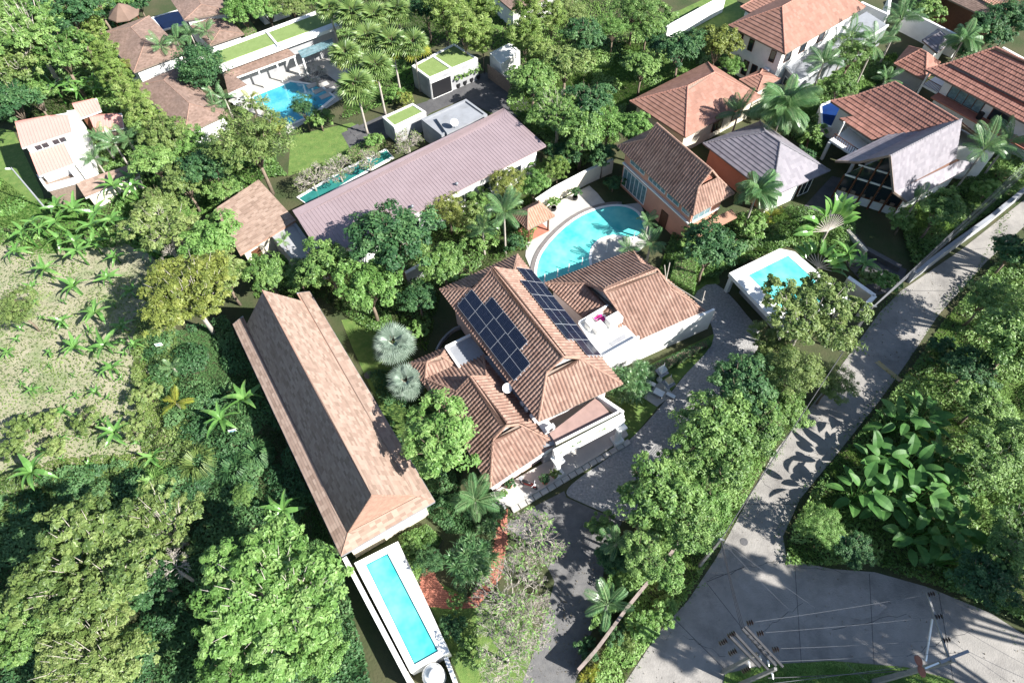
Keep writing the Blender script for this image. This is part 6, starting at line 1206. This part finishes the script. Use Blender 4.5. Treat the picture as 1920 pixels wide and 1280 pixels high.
# traveller's palm fan
def travellers(u, v, rpx, label, ax=(1, .3), n=17, h=2.4):
    R = rpx*mpp(u, v, h); p = P(u, v, h); o = T('travellers_palm', label, 'palm', (p.x, p.y, 0)); d = Vector((ax[0], ax[1], 0)).normalized()
    link('trunk', trunk_mesh(h, .2, 'barkg'), o)
    for i in range(n):
        a = R_(12+156*i/(n-1)); t = d*math.cos(a)+Vector((0, .35, .94)).normalized()*math.sin(a); c = Vector((0, 0, h-.1)); e = c+t*R*.5
        b = MB().tube([c, e], [.07, .035], 5); link('leaf_stalk', mesh('leaf_stalk', b.v, b.f, M['barkg']), o)
        place(BAN[i % 4], o, 'leaf', math.atan2(t.y, t.x), math.asin(max(-1, min(1, t.z)))-.1, (R*.62, R*.9, R*.62), tuple(e), None, random.uniform(-.6, .6))
travellers(1552, 432, 68, 'fan shaped traveller palm above the carport pool'); travellers(1535, 500, 52, 'smaller traveller palm at the carport pool corner', (.6, -.5), 11, 1.8)
for u, v, r, l in ((1590, 475, 40, 'broad leafed banana right of the fan palm'), (1620, 495, 34, 'broad leafed plant by the entry lane'), (1570, 490, 36, 'broad leafed banana behind the carport pool')): banana(u, v, r, l, n=9)
# ================================================================== SMALL THINGS
def potted(u, v, label, pot, r=.32, h=.5, pr=18, m='leaf', group=None, z=0.0):
    p = P(u, v, z); o = T('potted_plant', label, 'potted plant', p, group); MB().lathe(p, [(r*.7, 0), (r, h*.5), (r*.95, h), (r*.8, h), (r*.75, h*.85)], 14).build('pot', M[pot], o)
    R, zc, cm, tm = TREES['small'][USED.get('pp', 0) % 4]; USED['pp'] = USED.get('pp', 0)+1; s = pr*mpp(u, v, 1)/R; c = link('foliage', cm, o); c.scale = (s, s, s*1.2); c.location = (0, 0, h*.6); c.material_slots[0].link = 'OBJECT'; c.material_slots[0].material = M[m]; return o
for i in range(4): potted(858+i*12.3, 164-i*5.4, ('first', 'second', 'third', 'fourth')[i]+' potted tree from the garage opening along its wall', 'black', .45, .7, 12, 'leaf', 'potted trees by the garage')
potted(1078, 374, 'potted shrub in shade on the kidney pool deck', 'black', .35, .5, 12, 'leafd', z=.06); potted(1038, 394, 'potted shrub in sun beside the orange pavilion', 'black', .35, .5, 14, 'leafb', z=.06)
potted(1022, 905, 'potted shrub left of the porch column', 'terra', .3, .45, 12, 'leafd', z=.3); potted(1040, 893, 'potted plant at the foot of the porch column', 'terra', .28, .4, 12, 'leafo', z=.3); potted(955, 912, 'potted spiky plant at the left end of the porch', 'terra', .3, .45, 13, 'leafd', z=.3); potted(945, 930, 'white potted plant at the porch corner steps', 'plastic', .32, .45, 9, 'leafb', z=.3)
# motorbike on the porch
mp = P(991, 911, .3); mb = T('motorbike', 'red and black motor scooter parked on the porch', 'motorbike', mp); fw = (P(1009, 918, .3)-P(974, 903, .3)).normalized(); sdv = fw.cross(Vector((0, 0, 1)))
def mq(a, s, z): return mp+fw*a+sdv*s+Vector((0, 0, z))
for a in (-.62, .62):
    pts = [mq(a+.24*math.cos(t), 0, .29+.24*math.sin(t)) for t in np.linspace(0, 2*math.pi, 17)]; w_ = MB().tube(pts, .055, 6, cap=False).build('wheel', M['black'], mb)
    b = MB(); b.tube([mq(a, -.06, .29), mq(a, .06, .29)], .07, 8)
    for t in range(5): b.tube([mq(a, 0, .29), mq(a+.22*math.cos(t*1.257), 0, .29+.22*math.sin(t*1.257))], .015, 4)
    b.build('rim', M['alu'], w_)
b = MB(); b.tube([mq(.66, 0, .4), mq(.5, 0, .7), mq(.1, 0, .6), mq(-.3, 0, .55), mq(-.85, 0, .75)], [.1, .16, .16, .19, .05], 10); b.build('body', M['red'], mb, smooth=True)
MB().tube([mq(.28, 0, .74), mq(-.1, 0, .8), mq(-.45, 0, .82), mq(-.72, 0, .84)], [.08, .15, .16, .08], 8).build('seat', M['black'], mb, smooth=True)
MB().tube([mq(.45, -.36, 1.02), mq(.55, 0, .98), mq(.45, .36, 1.02)], .025, 6).build('handlebar', M['alu'], mb)
MB().tube([mq(.62, 0, .3), mq(.55, 0, .98)], .04, 6).build('fork', M['alu'], mb); MB().lathe(mq(.62, 0, .84), [(.02, 0), (.1, .03), (.1, .12), (.02, .15)], 10).build('headlight', M['plastic'], mb)
for s in (-.3, .3): MB().tube([mq(.45, s*.9, 1.04), mq(.43, s, 1.2)], .012, 4).box(mq(.42, s*1.05, 1.22), (.12, .04, .08)).build('mirror', M['black'], mb)
MB().box(mq(-.78, 0, .95), (.3, .3, .22), math.atan2(fw.y, fw.x)).build('top_box', M['ltgrey'], mb)
# spirit houses and marble table set on small paved patch
sp = [P(*q, .06) for q in ((1206, 745), (1232, 762), (1262, 738), (1240, 712))]; struct(MB().prism(sp, -.02, .07).build('shrine_paving', M['stone'], None, loc=(0, 0, 0)))
for i, (u, v, l) in enumerate(((1236, 712, 'tall spirit house shrine on a post at the back of the shrine patch'), (1250, 728, 'lower spirit house shrine beside the lawn edge'))):
    p = P(u, v, .06); o = T('spirit_house', l, 'shrine', p); hh = (1.5, 1.0)[i]
    MB().lathe(p, [(.3, 0), (.3, .1), (.14, .2), (.12, hh-.15), (.35, hh)], 10).build('pedestal', M['white'], o); MB().box(p+Vector((0, 0, hh+.06)), (1.0, 1.0, .12), R_(30)).build('platform', M['ltgrey'], o); MB().box(p+Vector((0, 0, hh+.35)), (.5, .5, .48), R_(30)).build('cella', M['plastic'], o)
    b = MB()
    for s in (0, 1):
        c = p+Vector((0, 0, hh+.6+s*.28)); k = .5-.16*s; q = [c+Vector((math.cos(R_(30+a))*k, math.sin(R_(30+a))*k, 0)) for a in (45, 135, 225, 315)]; b.add(q+[c+Vector((0, 0, .42))], [(0, 1, 4), (1, 2, 4), (2, 3, 4), (3, 0, 4), (3, 2, 1, 0)])
    b.build('roof', mat('shrine_roof%d' % i, ((.45, .5, .52), (.5, .42, .25))[i], .6), o); MB().lathe(p+Vector((0, 0, hh+1.28)), [(.06, 0), (.03, .2), (.005, .5)], 8).build('finial', M['plastic'], o)
def stone_seat(u, v, l, d, nm='stone_bench', cat='bench'):
    p = P(u, v, .07); o = T(nm, l, cat, p); MB().box(p+Vector((0, 0, .5)), (d[0], d[1], .1), R_(-35)).build('slab_top', M['plastic'], o)
    for s in (-.35, .35): MB().box(p+Vector((math.cos(R_(-35))*d[0]*s, math.sin(R_(-35))*d[0]*s, .22)), (.15, d[1]*.8, .46), R_(-35)).build('leg', M['ltgrey'], o)
stone_seat(1218, 722, 'white stone bench left on the shrine patch', (1.1, .4)); stone_seat(1234, 740, 'white stone table in front of the shrines', (1.0, .7), 'stone_table', 'table'); stone_seat(1256, 745, 'white stone bench right on the shrine patch', (.9, .35))
p = P(1568, 1018, 1.0); o = T('blue_barrel', 'bright blue plastic drum half hidden in the junction shrubs', 'drum', p); MB().tube([p+Vector((-.3, .25, 1.0)), p+Vector((.3, -.25, 1.15))], [.3, .3], 14).build('drum_body', M['blue'], o); MB().tube([p, p+Vector((0, 0, 1.0))], .06, 6).build('prop', M['wood'], o)
for u, v, l in ((306, 655, 'small white notice board on a stake under the yellow tree'), (443, 815, 'small white notice board on a stake beside the shaded grass')):
    p = P(u, v, .0); o = T('sign_board', l, 'sign', p); MB().tube([p, p+Vector((0, 0, 1.0))], .04, 6).build('stake', M['wood'], o); MB().box(p+Vector((0, -.05, 1.0)), (.7, .04, .45), .2).build('board', M['plastic'], o); MB().box(p+Vector((0, -.075, 1.0)), (.5, .012, .14), .2).build('printed_band', M['blue'], o)
p = P(691, 703, .02); o = T('stone_slab', 'round dark stepping stone on the lawn by the hall', 'stone', p); MB().lathe(p, [(.45, 0), (.45, .05), (.4, .07)], 14).build('disc', M['darkpave'], o)
p = P(932, 950, .05); o = T('door_mat', 'square grey paving slab at the porch corner', 'slab', p); MB().box(p+Vector((0, 0, .03)), (1.3, 1.1, .08), R_(32)).build('slab', M['grey'], o)
b = MB(); q = [P(*x, .025) for x in ((1040, 860), (1058, 850), (1062, 858), (1046, 868))]
# ---- utility poles and wires
def pole(name, label, foot, h, r, m='polec', sq=True):
    o = T(name, label, 'utility pole', foot); f = Vector(foot)
    MB().tube([f-Vector((0, 0, .05)), f+Vector((0, 0, h))], [r, r*.62], 4 if sq else 8).build('shaft', M[m], o); return o
def foot_of(top, h): p = P(*top, h); p.z = 0; return p
def insulator(o, a, d, n=3, r=.11, name='insulator'):
    a, d = Vector(a), Vector(d); b = MB()
    for i in range(n): b.tube([a+d*(i*.16), a+d*(i*.16+.03), a+d*(i*.16+.1)], [r*.5, r, r*.3], 8)
    return b.build(name, M['insul'], o)
def wire(a, b_, label, sag=.3, r=.015, m='wire', group='overhead wires'):
    a, b_ = Vector(a), Vector(b_); pts = [LP(a, b_, t)-Vector((0, 0, sag*4*t*(1-t))) for t in np.linspace(0, 1, 12)]
    o = MB().tube(pts, r, 4).build('overhead_wire', M[m], None, loc=pts[0]); return tag(o, label, 'wire', group)
# big pole at lower right
HB = 11.5; f1 = foot_of((1775, 1240), HB*.93); pb = pole('utility_pole', 'tall concrete pole with slanted arms and red discs at lower right', f1, HB, .26)
a0_, a1_ = P(1738, 1110, HB), P(1778, 1230, HB-.3); MB().bar(a0_, a1_, .12, .12).build('crossarm', M['polec'], pb)
MB().bar(P(1748, 1160, HB-.35), P(1736, 1238, HB-2.2), .09, .09).build('brace', M['alu'], pb); MB().bar(P(1762, 1241, HB-.2), P(1815, 1220, HB-.1), .18, .2).build('steel_channel', M['metal'], pb); MB().bar(P(1735, 1252, HB-1.2), P(1762, 1241, HB-.5), .1, .1).build('brace', M['alu'], pb)
for u, v in ((1722, 1238), (1728, 1258)): p = P(u, v, HB-1.8); MB().tube([p, p+Vector((.03, 0, .06))], [.36, .3], 18).build('guard_disc', M['orange'], pb)
tops = []
for t in (.04, .4, .76): q = LP(a0_, a1_, t)+Vector((0, 0, .08)); insulator(pb, q, (.9, .1, .25), 3, .17); tops.append(q+Vector((.3, .03, .1)))
# H-frame with many insulators
HF = 9.5; f2 = foot_of((1420, 1225), HF*.95); f3 = foot_of((1450, 1255), HF*.9); hf_ = pole('utility_pole', 'dark cluttered pole frame with many insulators at the junction', f2, HF*.97, .2)
MB().tube([f3-Vector((0, 0, .05)), f3+Vector((0, 0, HF*.95))], [.2, .13], 4).build('shaft', M['polec'], hf_)
ends = []
for (ua, va), (ub, vb), z in (((1368, 1192), (1425, 1250), HF), ((1376, 1185), (1440, 1255), HF), ((1392, 1178), (1455, 1248), HF+.3), ((1397, 1174), (1468, 1250), HF+.3)): MB().bar(P(ua, va, z), P(ub, vb, z), .15, .18).build('crossarm', M['armdark'], hf_)
for u, v in ((1401, 1168), (1420, 1188), (1449, 1218)): q = P(u, v, HF+.35); insulator(hf_, q, (.95, .15, .05), 3, .2); ends.append(q+Vector((.55, .08, .03)))
for u, v in ((1362, 1200), (1380, 1219), (1405, 1252), (1378, 1186)): q = P(u, v, HF); insulator(hf_, q, (-.9, -.35, .0), 4, .19)
for u, v in ((1425, 1230), (1440, 1238), (1404, 1240), (1448, 1262)): q = P(u, v, HF-.1); MB().tube([q, q+Vector((.15, -.25, -.5))], [.07, .05], 8).build('fuse_cutout', M['plastic'], hf_)
b = MB(); 
for s in range(5): q = P(1400+s*9, 1195+s*9, HF+.3); b.tube([q, q+Vector((.15, .1, .25)), q+Vector((.35, .05, .1))], .025, 5)
b.build('jumper', M['wire'], hf_)
for i in range(3): wire(ends[i], tops[i], ('upper', 'middle', 'lower')[i]+' of three wires between the two junction poles', .4, .01, 'wirea')
for i in range(3): wire(tops[i]+Vector((.05, 0, 0)), P(1990, (1215, 1280, 1340)[i]*1.0, HB), ('upper', 'middle', 'lower')[i]+' of three wires leaving the right pole off the edge', .3, .011, 'wirea')
wire(P(1440, 1240, HF-.4), P(1812, 1222, HB-.1), 'long pale cable from the insulator frame to the steel channel', .3, .014, 'wirea'); wire(P(1815, 1220, HB-.1), P(1990, 1300, HB), 'pale cable from the steel channel off the right edge', .2, .014, 'wirea')
wire(P(1360, 1290, 7.5), P(1690, 1250, 8.2), 'lower cable along the verge between poles', .5, .018, 'wirea'); wire(P(1440, 1270, 7.5), P(1700, 1256, 8.0), 'dark cable just below along the verge', .5, .03, 'wire')
# leaning street pole by the hedge with bundle along the road
hs = 7.5; f4 = foot_of((1352, 1010), hs); sp_ = pole('utility_pole', 'grey street pole rising from the hedge at the roadside', f4, hs, .17)
MB().bar(P(1346, 1010, hs-.2), P(1358, 1012, hs-.2), .1, .1).build('crossarm', M['metal'], sp_)
st_ = P(1352, 1010, hs-.1); fwp = P(1636, 575, 7.5)
for i in range(4): wire(st_+Vector((.05*i, .04*i, -.12*i)), fwp+Vector((.06*i, .05*i, -.15*i)), ('topmost', 'second', 'third', 'lowest')[i]+' cable of the bundle along the hedge side of road', .5, .03, 'wire')
for i in range(3): wire(st_+Vector((.05*i, 0, -.1*i)), P(1390+i*4, 1178+i*3, HF), ('left', 'middle', 'right')[i]+' cable from street pole to insulator frame', .25, .025, 'wire')
wire(st_, P(1760, 1300, 7.5), 'pale cable crossing the junction diagonally', .3, .011, 'wirea'); wire(st_+Vector((.2, -.2, -.3)), P(1640, 1290, 7.3), 'second pale cable crossing the junction diagonally', .5, .011, 'wirea')
f5 = Vector((fwp.x, fwp.y, 0)); sp2 = pole('utility_pole', 'grey street pole where the cable bundle passes the cream wall', f5, 7.7, .17); MB().bar(fwp+Vector((-.4, 0, 0)), fwp+Vector((.4, 0, 0)), .1, .1).build('crossarm', M['metal'], sp2)
for i in range(5): wire(fwp+Vector((.06*i, .05*i, -.15*i)), P(1990, 240+6*i, 7.6-.15*i), ('topmost', 'second', 'third', 'fourth', 'lowest')[i]+' cable of the bundle above the far road wall', .5, .035, 'wirea' if i % 2 else 'wire')
fl_ = P(86, 392, 0); lpole = pole('utility_pole', 'slim white pole leaning over the meadow at the left edge', fl_, 6.6, .12, 'ltgrey', False)
MB().tube([fl_+Vector((0, 0, 6.3)), fl_+Vector((-.5, .1, 6.4))], .05, 6).box(fl_+Vector((-.6, .1, 6.38)), (.45, .2, .12)).build('lamp_head', M['plastic'], lpole)
print('objects', len(bpy.data.objects))
